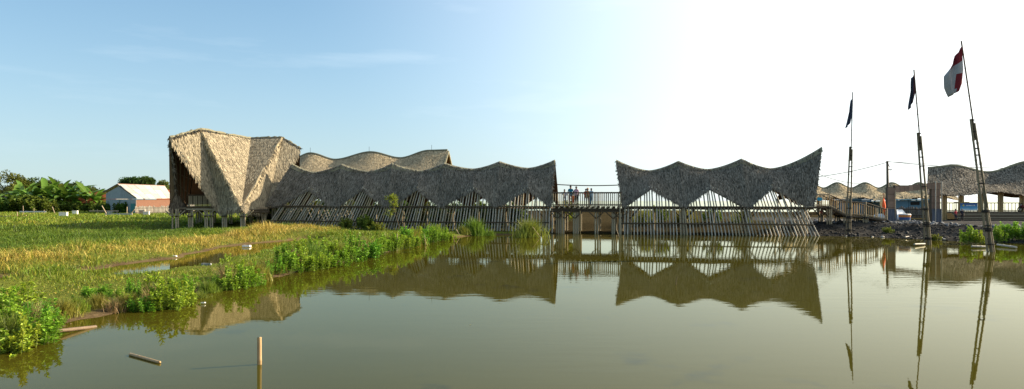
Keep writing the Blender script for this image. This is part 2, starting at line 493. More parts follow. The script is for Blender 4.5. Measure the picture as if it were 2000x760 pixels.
# ------------------------------------------------------------------ water
def water_mat():
    m, n, b = new_mat('turbid_pond_water')
    lk = n.links.new
    t = n.nodes.new('ShaderNodeTexCoord')
    # silt colour with drifting darker weed patches under the surface
    no = n.nodes.new('ShaderNodeTexNoise'); no.inputs['Scale'].default_value = 0.16; no.inputs['Detail'].default_value = 3
    lk(t.outputs['Object'], no.inputs['Vector'])
    mxn = n.nodes.new('ShaderNodeMix'); mxn.data_type = 'RGBA'
    mxn.inputs[6].default_value = (0.046, 0.041, 0.004, 1); mxn.inputs[7].default_value = (0.06, 0.051, 0.006, 1)
    lk(no.outputs['Fac'], mxn.inputs[0])
    n2 = n.nodes.new('ShaderNodeTexNoise'); n2.inputs['Scale'].default_value = 1.1; n2.inputs['Detail'].default_value = 5; n2.inputs['Roughness'].default_value = 0.6
    lk(t.outputs['Object'], n2.inputs['Vector'])
    n3 = n.nodes.new('ShaderNodeTexNoise'); n3.inputs['Scale'].default_value = 0.22; n3.inputs['Detail'].default_value = 1
    mp3 = n.nodes.new('ShaderNodeMapping'); mp3.inputs['Location'].default_value = (3.1, 1.7, 0)
    lk(t.outputs['Object'], mp3.inputs['Vector']); lk(mp3.outputs['Vector'], n3.inputs['Vector'])
    mu = n.nodes.new('ShaderNodeMath'); mu.operation = 'MULTIPLY'
    lk(n2.outputs['Fac'], mu.inputs[0]); lk(n3.outputs['Fac'], mu.inputs[1])
    r2 = n.nodes.new('ShaderNodeValToRGB')
    r2.color_ramp.elements[0].position = 0.34; r2.color_ramp.elements[0].color = (0, 0, 0, 1)
    r2.color_ramp.elements[1].position = 0.44; r2.color_ramp.elements[1].color = (0.75, 0.75, 0.75, 1)
    lk(mu.outputs[0], r2.inputs['Fac'])
    mx2 = n.nodes.new('ShaderNodeMix'); mx2.data_type = 'RGBA'
    mx2.inputs[7].default_value = (0.018, 0.019, 0.008, 1)
    lk(r2.outputs['Color'], mx2.inputs[0]); lk(mxn.outputs[2], mx2.inputs[6])
    df = n.nodes.new('ShaderNodeBsdfDiffuse'); lk(mx2.outputs[2], df.inputs['Color'])
    gl = n.nodes.new('ShaderNodeBsdfGlossy'); gl.inputs['Color'].default_value = (1.0, 0.97, 0.78, 1); gl.inputs['Roughness'].default_value = 0.015
    fr = n.nodes.new('ShaderNodeFresnel'); fr.inputs['IOR'].default_value = 1.333
    pw = n.nodes.new('ShaderNodeMath'); pw.operation = 'POWER'; pw.inputs[1].default_value = 1.28
    lk(fr.outputs[0], pw.inputs[0])
    ms = n.nodes.new('ShaderNodeMixShader'); lk(pw.outputs[0], ms.inputs[0]); lk(df.outputs[0], ms.inputs[1]); lk(gl.outputs[0], ms.inputs[2])
    lk(ms.outputs[0], n.nodes['Material Output'].inputs['Surface'])
    # slight ripples, stronger in drifting patches
    mpr = n.nodes.new('ShaderNodeMapping'); mpr.inputs['Scale'].default_value = (0.5, 1.5, 1)
    mpr.inputs['Rotation'].default_value = (0, 0, R(12))
    lk(t.outputs['Object'], mpr.inputs['Vector'])
    nr = n.nodes.new('ShaderNodeTexNoise'); nr.inputs['Scale'].default_value = 1.6; nr.inputs['Detail'].default_value = 3
    lk(mpr.outputs['Vector'], nr.inputs['Vector'])
    na = n.nodes.new('ShaderNodeTexNoise'); na.inputs['Scale'].default_value = 0.11; na.inputs['Detail'].default_value = 2
    lk(t.outputs['Object'], na.inputs['Vector'])
    ma = n.nodes.new('ShaderNodeMapRange'); ma.inputs[1].default_value = 0.42; ma.inputs[2].default_value = 0.68; ma.inputs[3].default_value = 0.15; ma.inputs[4].default_value = 1.0
    lk(na.outputs['Fac'], ma.inputs[0])
    mh = n.nodes.new('ShaderNodeMath'); mh.operation = 'MULTIPLY'
    lk(nr.outputs['Fac'], mh.inputs[0]); lk(ma.outputs[0], mh.inputs[1])
    bp = n.nodes.new('ShaderNodeBump'); bp.inputs['Strength'].default_value = 1.0; bp.inputs['Distance'].default_value = 0.0045
    lk(mh.outputs[0], bp.inputs['Height']); lk(bp.outputs['Normal'], gl.inputs['Normal']); lk(bp.outputs['Normal'], fr.inputs['Normal'])
    n.nodes.remove(b)
    return m
wb = MB()
wb.add([(-2400, -50, 0), (2400, -50, 0), (2400, 5800, 0), (-2400, 5800, 0)], [(0, 1, 2, 3)])
water = wb.build('pond_water', water_mat()); tag(water, kind='structure')

# ------------------------------------------------------------------ thatch
def unit(a): return a / np.maximum(np.linalg.norm(a, axis=-1, keepdims=True), 1e-9)

def thatch_leaves(name, P, D, N, ln, wd, m, parent, lift=0.05, jit=0.35):
    "loose leaf strips laid down the slope: P points, D down-slope, N outward normals"
    n = len(P)
    S = unit(np.cross(N, D))
    D2 = unit(D + S * rng.normal(0, jit, (n, 1)))
    S2 = unit(np.cross(N, D2))
    l = ln * rng.uniform(0.6, 1.35, (n, 1)); w_ = wd * rng.uniform(0.6, 1.4, (n, 1))
    b0 = P + N * 0.02
    tip = P + D2 * l + N * (lift * rng.uniform(0.3, 2.2, (n, 1)))
    mid = (b0 + tip) / 2 + N * lift * 0.6
    V = np.stack([b0 - S2 * w_ * .5, b0 + S2 * w_ * .5, mid + S2 * w_ * .55, tip + S2 * w_ * .12, tip - S2 * w_ * .12, mid - S2 * w_ * .55], 1).reshape(-1, 3)
    base = np.arange(n)[:, None] * 6
    Fq = np.concatenate([base + np.array([[0, 1, 2, 5]]), base + np.array([[5, 2, 3, 4]])], 0)
    o = np_mesh(name, V, Fq, m, parent)
    o['kind'] = 'stuff'
    return o

def shell(name, fn, na, nb, th, mats, parent, amax=1.0):
    "thick curved sheet: fn(a,b)->(n,3); outside material 0, inside and edges material 1"
    A, B = np.meshgrid(np.linspace(0, amax, na), np.linspace(0, 1, nb))
    P = fn(A.ravel(), B.ravel()).reshape(nb, na, 3)
    da = np.gradient(P, axis=1); db = np.gradient(P, axis=0)
    N = unit(np.cross(da, db))
    th = abs(th)
    flip = N[..., 2].mean() < 0
    if flip: N = -N
    I = P - N * th
    mb = MB()
    idx = lambda i, j, o: o * na * nb + i * na + j
    vs = np.concatenate([P.reshape(-1, 3), I.reshape(-1, 3)])
    fo = [(idx(i, j, 0), idx(i, j + 1, 0), idx(i + 1, j + 1, 0), idx(i + 1, j, 0)) for i in range(nb - 1) for j in range(na - 1)]
    fi = [(idx(i, j, 1), idx(i + 1, j, 1), idx(i + 1, j + 1, 1), idx(i, j + 1, 1)) for i in range(nb - 1) for j in range(na - 1)]
    for j in range(na - 1):
        fi.append((idx(0, j, 0), idx(0, j, 1), idx(0, j + 1, 1), idx(0, j + 1, 0)))
        fi.append((idx(nb - 1, j, 0), idx(nb - 1, j + 1, 0), idx(nb - 1, j + 1, 1), idx(nb - 1, j, 1)))
    for i in range(nb - 1):
        fi.append((idx(i, 0, 0), idx(i + 1, 0, 0), idx(i + 1, 0, 1), idx(i, 0, 1)))
        fi.append((idx(i, na - 1, 0), idx(i, na - 1, 1), idx(i + 1, na - 1, 1), idx(i + 1, na - 1, 0)))
    if flip: fo = [f[::-1] for f in fo]; fi = [f[::-1] for f in fi]
    mb.v = [tuple(p) for p in vs]; mb.f = fo + fi; mb.m = [0] * len(fo) + [1] * len(fi)
    return mb.build(name, mats, parent)

def frames(fn, a, b, eps=0.01, flip=1):
    "point, down-slope and outward normal of a surface at (a,b)"
    P = fn(a, b)
    D = unit(fn(a, np.minimum(b + eps, 1.0)) - fn(a, np.minimum(b + eps, 1.0) - eps))
    T = unit(fn(a + eps, b) - fn(a - eps, b))
    N = unit(np.cross(T, D)) * flip
    return P, D, N

# ------------------------------------------------------------------ the wavy halls on stilts
DV = np.array([0.9752, -0.2214]); NV = np.array([0.2214, 0.9752]); HO = np.array([0.0, 64.2])
def su(u, t):
    k = (u - 1000) / F
    return (k * (64.2 + .9752 * t) - .2214 * t) / (.9752 + .2214 * k)
def loc(s, t, z=0.0):
    "hall frame: s along the row, t away from the pond"
    p = HO + DV * s + NV * t
    return Vector((p[0], p[1], z))
def locn(s, t, z):
    s, t, z = np.broadcast_arrays(s, t, z)
    return np.stack([HO[0] + DV[0] * s + NV[0] * t, HO[1] + DV[1] * s + NV[1] * t, z], -1)
def zv(u, v, t):
    p = loc(su(u, t), t)
    return CAMZ - (v - HV) / F * p.y
WID, TR = 4.2, 2.1

def hall(name, label, nodes, lean, leftext, rear_off, pole_u, rear_poles, zbase):
    kinds = [n[0] for n in nodes]
    rs = np.array([su(n[1][0], TR) for n in nodes]); rz = np.array([zv(n[1][0], n[1][1], TR) for n in nodes])
    te = np.array([0.0 if k == 'P' else 0.25 for k in kinds])
    es = np.array([su(n[2][0], t) for n, t in zip(nodes, te)]); ez = np.array([zv(n[2][0], n[2][1], t) for n, t in zip(nodes, te)])
    isP = np.array([k == 'P' for k in kinds])
    flat = np.array([n[3] if len(n) > 3 else 0.12 for n in nodes])
    nmax = len(nodes) - 1
    def prof(a):
        i = np.clip(np.floor(a).astype(int), 0, nmax - 1); x = np.clip(a - i, -0.02, 1.02)
        xp = np.clip(np.where(isP[i], x, 1 - x), 0, 1)
        zp_r = np.where(isP[i], rz[i], rz[i + 1]); zl_r = np.where(isP[i], rz[i + 1], rz[i])
        ridge_z = zl_r + (zp_r - zl_r) * (1 - xp) ** 1.55
        ridge_s = rs[i] * (1 - x) + rs[i + 1] * x
        zp_e = np.where(isP[i], ez[i], ez[i + 1]); zl_e = np.where(isP[i], ez[i + 1], ez[i])
        f = np.where(isP[i], flat[i], flat[i + 1])
        q = np.clip((xp - f) / (1 - f), 0, 1)
        eave_z = zp_e + (zl_e - zp_e) * q ** 0.92
        eave_s = es[i] * (1 - x) + es[i + 1] * x
        eave_t = 0.25 * q
        return ridge_s, ridge_z, eave_s, eave_t, eave_z
    def front(a, b):
        r_s, r_z, e_s, e_t, e_z = prof(a)
        bb = np.clip(b, 0, 1)
        s = r_s * (1 - bb) + e_s * bb; z = r_z * (1 - bb) + e_z * bb
        t = TR * (1 - bb) + e_t * bb - 0.16 * np.sin(np.pi * bb) * 1.0
        return locn(s, t, z)
    def back(a, b):
        r_s, r_z, e_s, e_t, e_z = prof(a)
        ro = rear_off * np.clip(np.minimum(a / 1.5, (nmax - a) / 1.5), 0, 1)
        bb = np.clip(b, 0, 1)
        s = r_s * (1 - bb) + (e_s + ro) * bb; z = r_z * (1 - bb) + e_z * bb
        t = TR * (1 - bb) + (WID - e_t) * bb + 0.16 * np.sin(np.pi * bb)
        return locn(s, t, z)
    T = thing(name, label, 'hall', loc((rs[0] + rs[-1]) / 2, TR, 0.2), 'thatched stilt halls along the pond')
    na = nmax * 14 + 1
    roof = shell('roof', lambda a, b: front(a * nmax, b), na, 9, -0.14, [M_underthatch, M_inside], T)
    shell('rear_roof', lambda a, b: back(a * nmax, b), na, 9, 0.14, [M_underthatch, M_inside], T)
    n = int(abs(rs[-1] - rs[0]) * 4.0 * 340)
    a = rng.uniform(0, nmax, n); b = np.clip((rng.integers(0, 17, n) + rng.normal(0, .16, n) + .04 * np.sin(a * 9)) / 17.0, 0, 1)
    P, D, N = frames(front, a, b, flip=1)
    if N[:, 1].mean() > 0: N = -N
    thatch_leaves('thatch', P, D, N, 0.44, 0.036, M_thatch_gray, roof, 0.045, 0.15)
    # ragged fringe below the eave and at both rakes
    n = int(abs(rs[-1] - rs[0]) * 45)
    a = rng.uniform(0, nmax, n)
    P, D, N = frames(front, a, np.full(n, 0.985))
    if N[:, 1].mean() > 0: N = -N
    D[:, 2] -= 0.6; D = unit(D)
    thatch_leaves('eave_fringe', P, D, N, 0.2, 0.055, M_thatch_gray, roof, 0.02, 0.5)
    for e in (0.0, float(nmax)):
        n = 160
        b = rng.uniform(0, 1, n)
        P, D, N = frames(front, np.full(n, abs(e - 0.03)), b)
        if N[:, 1].mean() > 0: N = -N
        out = locn(np.full(n, 1.0 if e else -1.0), 0, 0.0) - locn(np.zeros(n), 0, 0.0)
        thatch_leaves('rake_fringe', P, unit(D * 0.8 + out * 0.55), N, 0.26, 0.06, M_thatch_gray, roof, 0.02, 0.4)
    # ridge cap: flattened bundle following the wave
    aa = np.linspace(0, nmax, nmax * 10 + 1)
    r_s, r_z, *_ = prof(aa)
    cap = MB()
    pr = [(-0.34, -0.34), (-0.2, 0.0), (0.0, 0.11), (0.2, 0.0), (0.34, -0.34), (0.0, -0.12)]
    m_ = len(pr)
    vs = [loc(s, TR + q[0], z + q[1]) for s, z in zip(r_s, r_z) for q in pr]
    fs = [(i * m_ + k, i * m_ + (k + 1) % m_, (i + 1) * m_ + (k + 1) % m_, (i + 1) * m_ + k) for i in range(len(aa) - 1) for k in range(m_)]
    fs += [tuple(range(m_)), tuple((len(aa) - 1) * m_ + k for k in range(m_ - 1, -1, -1))]
    cap.add(vs, fs)
    c_ = cap.build('ridge_cap', M_cap, roof)
    n = int(abs(rs[-1] - rs[0]) * 55)
    a = rng.uniform(0, nmax, n); q_s, q_z, *_r = prof(a)
    P = locn(q_s, TR - rng.uniform(-.05, .22, n), q_z + .06)
    P[:, 2] -= .35 * np.abs(rng.normal(0, .3, n))
    Dn = np.tile(np.array([-NV[0] * .5, -NV[1] * .5, -.85]), (n, 1)); Nn = np.tile(np.array([-NV[0] * .85, -NV[1] * .85, .5]), (n, 1))
    thatch_leaves('ridge_straw', P + Nn * .05, Dn, Nn, .3, .045, M_thatch_gray, roof, .05, .55)
    # slanted bamboo screen
    af = np.linspace(0, nmax, 900)
    _, _, e_s, e_t, e_z = prof(af)
    o = np.argsort(e_s); e_s, e_z = e_s[o], e_z[o]
    s0, s1 = su(pole_u[0], 0), su(pole_u[1], 0)
    s = s0
    lu, ll = zip(*lean)
    while s < s1:
        u = 1000 + F * loc(s, 0).x / loc(s, 0).y
        k = float(np.interp(u, lu, ll)) + random.gauss(0, 0.018)
        zb = zbase(s) - 0.25
        z = 2.45
        zt = None
        while z < 4.6:
            sz = s + k * z
            if sz < e_s[0] or sz > e_s[-1]: zt = 2.55; break
            if z > float(np.interp(sz, e_s, e_z)) + 0.16: zt = z; break
            z += 0.06
        zt = (zt or 4.4) + random.uniform(-0.05, 0.05)
        tt = lambda z_: -0.16 + 0.1 * z_
        bamboo('bamboo_pole', loc(s + k * zb, tt(zb) + random.uniform(-.03, .03), zb), loc(s + k * zt, tt(zt), zt), random.uniform(0.052, 0.066), M_bamboo_gray if random.random() < 0.65 else M_bamboo, T)
        s += random.uniform(0.255, 0.305)
    if rear_poles:
        s = su(rear_poles[0], WID)
        while s < su(rear_poles[1], WID):
            k = -0.42 + random.gauss(0, 0.03)
            bamboo('bamboo_pole', loc(s - k * 0.1, WID + 0.1, 0), loc(s + k * 2.4, WID - 0.05, 2.45), 0.04, M_bamboo, T)
            s += 0.42
    sa, sb = su(leftext, 0), su(pole_u[1], 0) - 0.5
    # horizontal rails lashed to the screen, in lengths of one bay
    for z, tq, r in ((2.36, -0.02, 0.075), (2.2, 0.06, 0.06), (0.95, -0.16, 0.055)):
        q = sa
        while q < sb - 0.5:
            e = min(q + 5.2, sb)
            bamboo('rail', loc(q, tq, z), loc(e, tq, z + random.uniform(-.03, .03)), r, M_bamboo_dark, T)
            q = e
    dk = MB()
    P4 = [loc(sa, 0.3), loc(sb - 0.2, 0.3), loc(sb - 0.2, WID - 0.3), loc(sa, WID - 0.3)]
    dk.add([(p.x, p.y, 2.2) for p in P4] + [(p.x, p.y, 2.33) for p in P4], [(0, 3, 2, 1), (4, 5, 6, 7), (0, 1, 5, 4), (1, 2, 6, 5), (2, 3, 7, 6), (3, 0, 4, 7)])
    dk.build('deck', M_deck, T)
    # stilts in bundles of three, with struts, and inner columns that carry the roof
    for i, k in enumerate(kinds):
        if k != 'P': continue
        cs = es[i] + (0.35 if i == 0 else (-0.6 if i == nmax else 0))
        for tt_ in (0.7, WID - 0.7):
            for j in range(3):
                dx = (j - 1) * 0.17
                bamboo('stilt', loc(cs + dx, tt_ + 0.08 * (j % 2), -0.5), loc(cs + dx, tt_ + 0.08 * (j % 2), 2.2), 0.075, M_bamboo, T)
            for sg in (-1, 1):
                bamboo('strut', loc(cs + sg * 0.2, tt_, 1.35), loc(cs + sg * 0.95, tt_, 2.2), 0.05, M_bamboo_dark, T, 3)
            if 0 < i < nmax:
                bamboo('column', loc(cs, tt_, 2.3), loc(cs + 0.15, TR + (0.35 if tt_ > TR else -0.35), rz[i] - 0.9), 0.06, M_bamboo, T)
        # extra low posts halfway along each bay
        if i < nmax:
            mid = (es[i] + es[min(i + 2, nmax)]) / 2
            for tt_ in (0.7, WID - 0.7):
                bamboo('stilt', loc(mid, tt_, -0.5), loc(mid, tt_, 2.2), 0.07, M_bamboo, T)
    # rafters seen through the gables of the openings
    for a_ in np.arange(0.5, nmax, 1.0):
        P0 = back(np.array([a_]), np.array([0.08]))[0]; P1 = back(np.array([a_]), np.array([0.96]))[0]
        bamboo('rafter', Vector(P0) + Vector((-0.06, -0.2, -0.05)), Vector(P1) + Vector((-0.06, -0.2, -0.05)), 0.045, M_bamboo_dark, T)
    return T

hall_left = hall('thatched_hall', 'long grey thatched stilt hall with five ridge waves, left of the bridge', [
    ('P', (571, 321), (521, 401), .36), ('L', (616, 337.7), (605, 369)), ('P', (668.5, 322.5), (654, 401), .2),
    ('L', (721, 336), (708.6, 369)), ('P', (767, 321), (758, 401), .2), ('L', (823, 335), (815, 368.5)), ('P', (868, 320), (861, 401)),
    ('L', (924, 331.5), (926, 369)), ('P', (976, 317), (970, 401), .15), ('L', (1032, 330), (1031.5, 369)), ('P', (1084, 314), (1077, 401))],
    [(520, .68), (640, .5), (740, .34), (850, .17), (960, .08), (1085, 0.0)], 530, 1.35, (519, 1084), (580, 700),
    lambda s: 0.35 if s < -14 else (0.2 if s < -2 else 0.05))
hall_right = hall('thatched_hall', 'grey thatched stilt hall with upswept right tip, right of the bridge', [
    ('P', (1203.5, 314), (1216, 401)), ('L', (1268, 335), (1269, 367)), ('P', (1325, 316.4), (1336, 401)), ('L', (1382, 332.5), (1387, 366.5)),
    ('P', (1448, 312), (1461, 401), .15), ('L', (1506, 331), (1509, 364.5)), ('P', (1605, 289), (1590, 401), .2)],
    [(1210, 0.02), (1325, -.07), (1450, -.2), (1510, -.29), (1610, -.46)], 1214, 0.0, (1220, 1601), None, lambda s: 0.0)

# ------------------------------------------------------------------ footbridge between the halls
BS0, BS1, BT0, BT1 = su(1079, 0.0) + 0.05, su(1212, 0.0), -0.1, 2.6
bridge = thing('footbridge', 'bamboo footbridge with slatted railings joining the two grey halls', 'footbridge', loc((BS0 + BS1) / 2, 1.2, 0))
i = 0
s = BS0
while s < BS1 - 0.1:
    b = MB(); e = min(s + 0.24, BS1)
    c4 = [loc(s, BT0), loc(e - 0.02, BT0), loc(e - 0.02, BT1), loc(s, BT1)]
    zz = 2.42 + random.uniform(-.008, .008)
    b.add([(p.x, p.y, zz) for p in c4] + [(p.x, p.y, zz + 0.05) for p in c4], [(0, 3, 2, 1), (4, 5, 6, 7), (0, 1, 5, 4), (1, 2, 6, 5), (2, 3, 7, 6), (3, 0, 4, 7)])
    b.build('plank', M_deck, bridge); s = e
for t_ in (BT0 + 0.12, 1.2, BT1 - 0.12):
    bamboo('beam', loc(BS0 - 0.2, t_, 2.14), loc(BS1 + 0.2, t_, 2.14), 0.085, M_bamboo_dark, bridge)
    bamboo('beam', loc(BS0 - 0.2, t_, 1.97), loc(BS1 + 0.2, t_, 1.97), 0.08, M_bamboo_dark, bridge)
s = BS0 + 0.15
while s < BS1:
    bamboo('joist', loc(s, BT0 - 0.22, 2.315), loc(s, BT1 + 0.2, 2.315), 0.075, M_bamboo, bridge); s += 0.46
for t_, m_ in ((BT0 + 0.02, M_bamboo), (BT1 - 0.02, M_bamboo)):
    s = BS0 + 0.05
    while s < BS1:
        bamboo('baluster', loc(s, t_, 2.47), loc(s + random.uniform(-.01, .01), t_, 3.55), 0.026, m_, bridge, 3); s += 0.185
    bamboo('handrail', loc(BS0 - 0.1, t_, 3.6), loc(BS1 + 0.1, t_, 3.6), 0.055, M_bamboo_dark, bridge)
    bamboo('lower_rail', loc(BS0 - 0.1, t_, 2.56), loc(BS1 + 0.1, t_, 2.56), 0.035, M_bamboo_dark, bridge)
    for q in (0.0, 0.16, 0.5, 0.63, 0.97, 1.0):
        s = BS0 + (BS1 - BS0) * q
        bamboo('rail_post', loc(s, t_ + 0.06, 2.3), loc(s, t_ + 0.06, 3.66), 0.05, M_bamboo_dark if q == .63 else M_bamboo, bridge, 3)
def stilt_cluster(par, s, ts, offs, ztop, m_):
    for t_ in ts:
        for d in offs:
            bamboo('stilt', loc(s + d, t_ + random.uniform(-.05, .05), -0.6), loc(s + d, t_, ztop), 0.075, m_, par)
for u_, offs in ((1087, (0, .2, .4)), (1101, (0,)), (1121, (0, .18, .36)), (1163, (0, .2)), (1196, (0, .17)), (1210, (0, .15))):
    stilt_cluster(bridge, su(u_, 0.2), (0.15, 2.3), offs, 2.0, M_bamboo)
    bamboo('strut', loc(su(u_, 0) + .1, 0.0, 1.35), loc(su(u_, 0) + 0.75, 0.0, 1.95), 0.05, M_bamboo_dark, bridge, 3)
    bamboo('strut', loc(su(u_, 0) + .05, 0.0, 1.35), loc(su(u_, 0) - 0.6, 0.0, 1.95), 0.05, M_bamboo_dark, bridge, 3)
for u_ in (1099, 1134):
    bamboo('stilt', loc(su(u_, -0.5), -0.6, -0.6), loc(su(u_ - 1, -0.5), -0.4, 2.0), 0.035, M_bamboo_gold, bridge)
bamboo('stilt', loc(su(1212, -0.3), -0.3, -0.6), loc(su(1210.5, -0.3), -0.25, 2.6), 0.065, M_bamboo, bridge)

# ------------------------------------------------------------------ folded pavilion at the left end
def tri_thatch(name, tris, dens, ln, wd, m, parent, lift, jit=0.3, bow=0.0):
    Ps, Ds, Ns = [], [], []
    for A, B, C in tris:
        A, B, C = np.array(A), np.array(B), np.array(C)
        nn = np.cross(B - A, C - A); area = np.linalg.norm(nn) / 2; nn = nn / (2 * area)
        if nn @ (np.array([0, 0, CAMZ]) - A) < 0: nn = -nn
        n = int(area * dens)
        r1 = np.sqrt(rng.random(n))[:, None]; r2 = rng.random(n)[:, None]
        P = A * (1 - r1) + B * r1 * (1 - r2) + C * r1 * r2
        dn = np.array([0, 0, -1.0]); dn = dn - nn * (dn @ nn); dn /= np.linalg.norm(dn)
        ph = (P[:, 2:3] / .33) % 1.0
        P = P + dn * (ph * .33 * .75)
        Ps.append(P); Ds.append(np.tile(dn, (n, 1))); Ns.append(np.tile(nn, (n, 1)))
    return thatch_leaves(name, np.concatenate(Ps), np.concatenate(Ds), np.concatenate(Ns), ln, wd, m, parent, lift, jit)

A_ = px(331.6, 268.5, 64); B_ = px(391.6, 252.7, 67); C_ = px(489.5, 270.4, 74); D_ = px(551, 268.5, 74.3); E_ = px(585.8, 289.4, 74.6)
F_ = px(468.5, 403, 66); G0 = px(413, 388, 66.5); G_ = px(429, 408, 67); H_ = px(519, 407, 70)
F2 = px(474, 404, 66.2)
LT = px(343, 372, 66.5); L1 = px(331, 407, 66); L2 = px(368, 408, 68.5)
Lin = px(352, 345, 68.0)
Bb = px(366, 400, 74); Cb = px(440, 398, 84); Db = px(560, 400, 84); Eb = px(585, 400, 80)
pav = thing('pavilion', 'tall thatched pavilion with sharply folded roof at the left end of the halls', 'pavilion', gp(440, 446, 0.5))
def panel(name, pts, parent, th=0.16):
    "thick roof panel from a planar-ish polygon, thatch bed outside (towards the pond), dark inside"
    pts = [Vector(p) for p in pts]
    n = (pts[1] - pts[0]).cross(pts[2] - pts[0]).normalized()
    if n.dot(Vector((0, 0, CAMZ)) - pts[0]) < 0: pts = pts[::-1]; n = -n
    k = len(pts)
    b = MB()
    b.add(pts, [tuple(range(k))], 0)
    b.add(pts + [p - n * th for p in pts], [tuple(range(2 * k - 1, k - 1, -1))] + [(i, i + k, (i + 1) % k + k, (i + 1) % k) for i in range(k)], 1)
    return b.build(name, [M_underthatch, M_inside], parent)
front_panels = [[A_, B_, G0], [B_, G_, G0], [B_, F_, G_], [B_, C_, F_], [C_, D_, F2, F_], [D_, H_, F2], [D_, E_, H_]]
for P in front_panels:
    o = panel('roof_panel', P, pav)
    tr = [(P[0], P[k], P[k + 1]) for k in range(1, len(P) - 1)]
    tri_thatch('thatch', tr, 360, 0.6, 0.045, M_thatch, o, 0.06, 0.15)
# leg of thatch at the far left, seen from outside, and the far roof side seen from below
o = panel('roof_panel', [LT, L2, L1], pav); tri_thatch('thatch', [(LT, L2, L1)], 230, 0.5, 0.07, M_thatch_gray, o, 0.06)
o = panel('roof_panel', [A_, LT, L1 + Vector((-0.02, .3, .2))], pav, 0.1)
for P in ([A_, LT, Bb, B_], [LT, L2, Bb]):
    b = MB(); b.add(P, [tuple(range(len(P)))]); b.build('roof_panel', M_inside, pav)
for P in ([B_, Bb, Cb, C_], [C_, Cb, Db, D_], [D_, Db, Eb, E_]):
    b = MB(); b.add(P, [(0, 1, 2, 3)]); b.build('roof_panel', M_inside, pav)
# rafters on that underside
for q in (0.12, 0.3, 0.5, 0.7, 0.9):
    p0 = A_.lerp(B_, q); p1 = LT.lerp(L2, min(1, q * 1.1)) if q < .85 else L2.lerp(Bb, .3)
    dv = Vector((0.12, -0.12, -0.05))
    bamboo('rafter', p0 + dv, p1 + dv, 0.06, M_bamboo_dark, pav)
for q in (0.25, 0.45, 0.65, 0.85):
    dv = Vector((0.2, -0.2, 0))
    bamboo('purlin', A_.lerp(LT, q) + dv, B_.lerp(Bb, q) + dv, 0.045, M_bamboo_dark, pav)
# shaggy ridge rolls along the folds and the crest
def roll(p0, p1, r, n=150, m=M_thatch, wob=0.03, cm=None):
    p0, p1 = Vector(p0), Vector(p1)
    b = MB()
    pts = [p0.lerp(p1, k / 14) + Vector((random.gauss(0, wob), 0, random.gauss(0, wob))) for k in range(15)]
    b.tube(pts, [r * random.uniform(.8, 1.2) for _ in pts], 7)
    o = b.build('ridge_roll', cm or M_cap, pav)
    t = rng.random((n, 1))
    P = np.array(p0) * (1 - t) + np.array(p1) * t
    sd = np.where(rng.random((n, 1)) < .5, -1, 1)
    out = np.tile(np.array([[0.2, -0.9, 0.35]]), (n, 1)); out = unit(out)
    D = unit(np.array([[0, 0, -1.0]]) + sd * np.array([[0.45, 0.0, 0.0]]) + np.zeros((n, 3)))
    N = unit(out - D * np.sum(out * D, 1, keepdims=True))
    thatch_leaves('thatch', P + N * r * .8, D, N, 0.32, 0.07, m, o, 0.04, 0.4)
roll(B_, F_, 0.11, 170, M_thatch_sand, cm=M_thatch_sand); roll(D_, F2, 0.11, 170, M_thatch_sand, cm=M_thatch_sand)
for p, q in ((A_, B_), (B_, C_), (C_, D_), (D_, E_)): roll(p, q, 0.13, 110, M_thatch_gray)
roll(E_, H_, 0.08, 140, M_thatch); roll(A_, G0, 0.07, 150, M_thatch); roll(A_, LT, 0.07, 120, M_thatch_gray)
# drooping fringe along the eaves
def fringe(p0, p1, n, ln=0.45, m=M_thatch):
    t = rng.random((n, 1)); P = np.array(p0) * (1 - t) + np.array(p1) * t
    D = np.tile(np.array([[0, 0, -1.0]]), (n, 1)); N = np.tile(np.array([[0.1, -1.0, 0]]), (n, 1)); N = unit(N)
    return thatch_leaves('eave_fringe', P + N * rng.uniform(-.15, .12, (n, 1)), D, N, ln, 0.07, m, pav, 0.05, 0.25)
fringe(G_, F_, 170); fringe(F2, H_, 170); fringe(G0, G_, 70, .5); fringe(L1, L2, 120, .3, M_thatch_gray)
# floor, balustrade with close slats, beams
fl = MB()
zf = 2.12
poly = [px(345, 407, 67), px(371, 407, 67), px(432, 407, 67.2), px(470, 407, 67), px(520, 407, 69), px(560, 400, 76), px(440, 398, 79), px(366, 400, 73)]
k = len(poly)
fl.add([(p.x, p.y, zf) for p in poly] + [(p.x, p.y, zf + 0.15) for p in poly], [tuple(range(k - 1, -1, -1)), tuple(range(k, 2 * k))] + [(i, (i + 1) % k, (i + 1) % k + k, i + k) for i in range(k)])
fl.build('floor', M_deck, pav)
b0, b1 = px(369, 400, 67.0), px(431, 400, 67.2)
for i in range(34):
    q = i / 33
    p = b0.lerp(b1, q)
    bamboo('slat', (p.x, p.y, zf + 0.25), (p.x, p.y, zf + 1.22), 0.034, M_bamboo_dark if i % 5 == 4 else M_bamboo, pav, 3)
for z, r in ((1.28, 0.06), (0.2, 0.07), (-0.05, 0.08)):
    bamboo('beam', (b0.x - .2, b0.y - .06, zf + z), (b1.x + .3, b1.y - .06, zf + z), r, M_bamboo_dark if z > 0 else M_bamboo, pav)
for (u0, y0), (u1, y1) in (((335, 66.5), (372, 67)), ((428, 67), (524, 67.3)), ((368, 70), (470, 71)), ((470, 66.5), (524, 69.5))):
    for z in (2.0, 1.82):
        p0 = px(u0, 400, y0); p1 = px(u1, 400, y1)
        bamboo('beam', (p0.x, p0.y, z), (p1.x, p1.y, z), 0.08, M_bamboo_dark, pav)
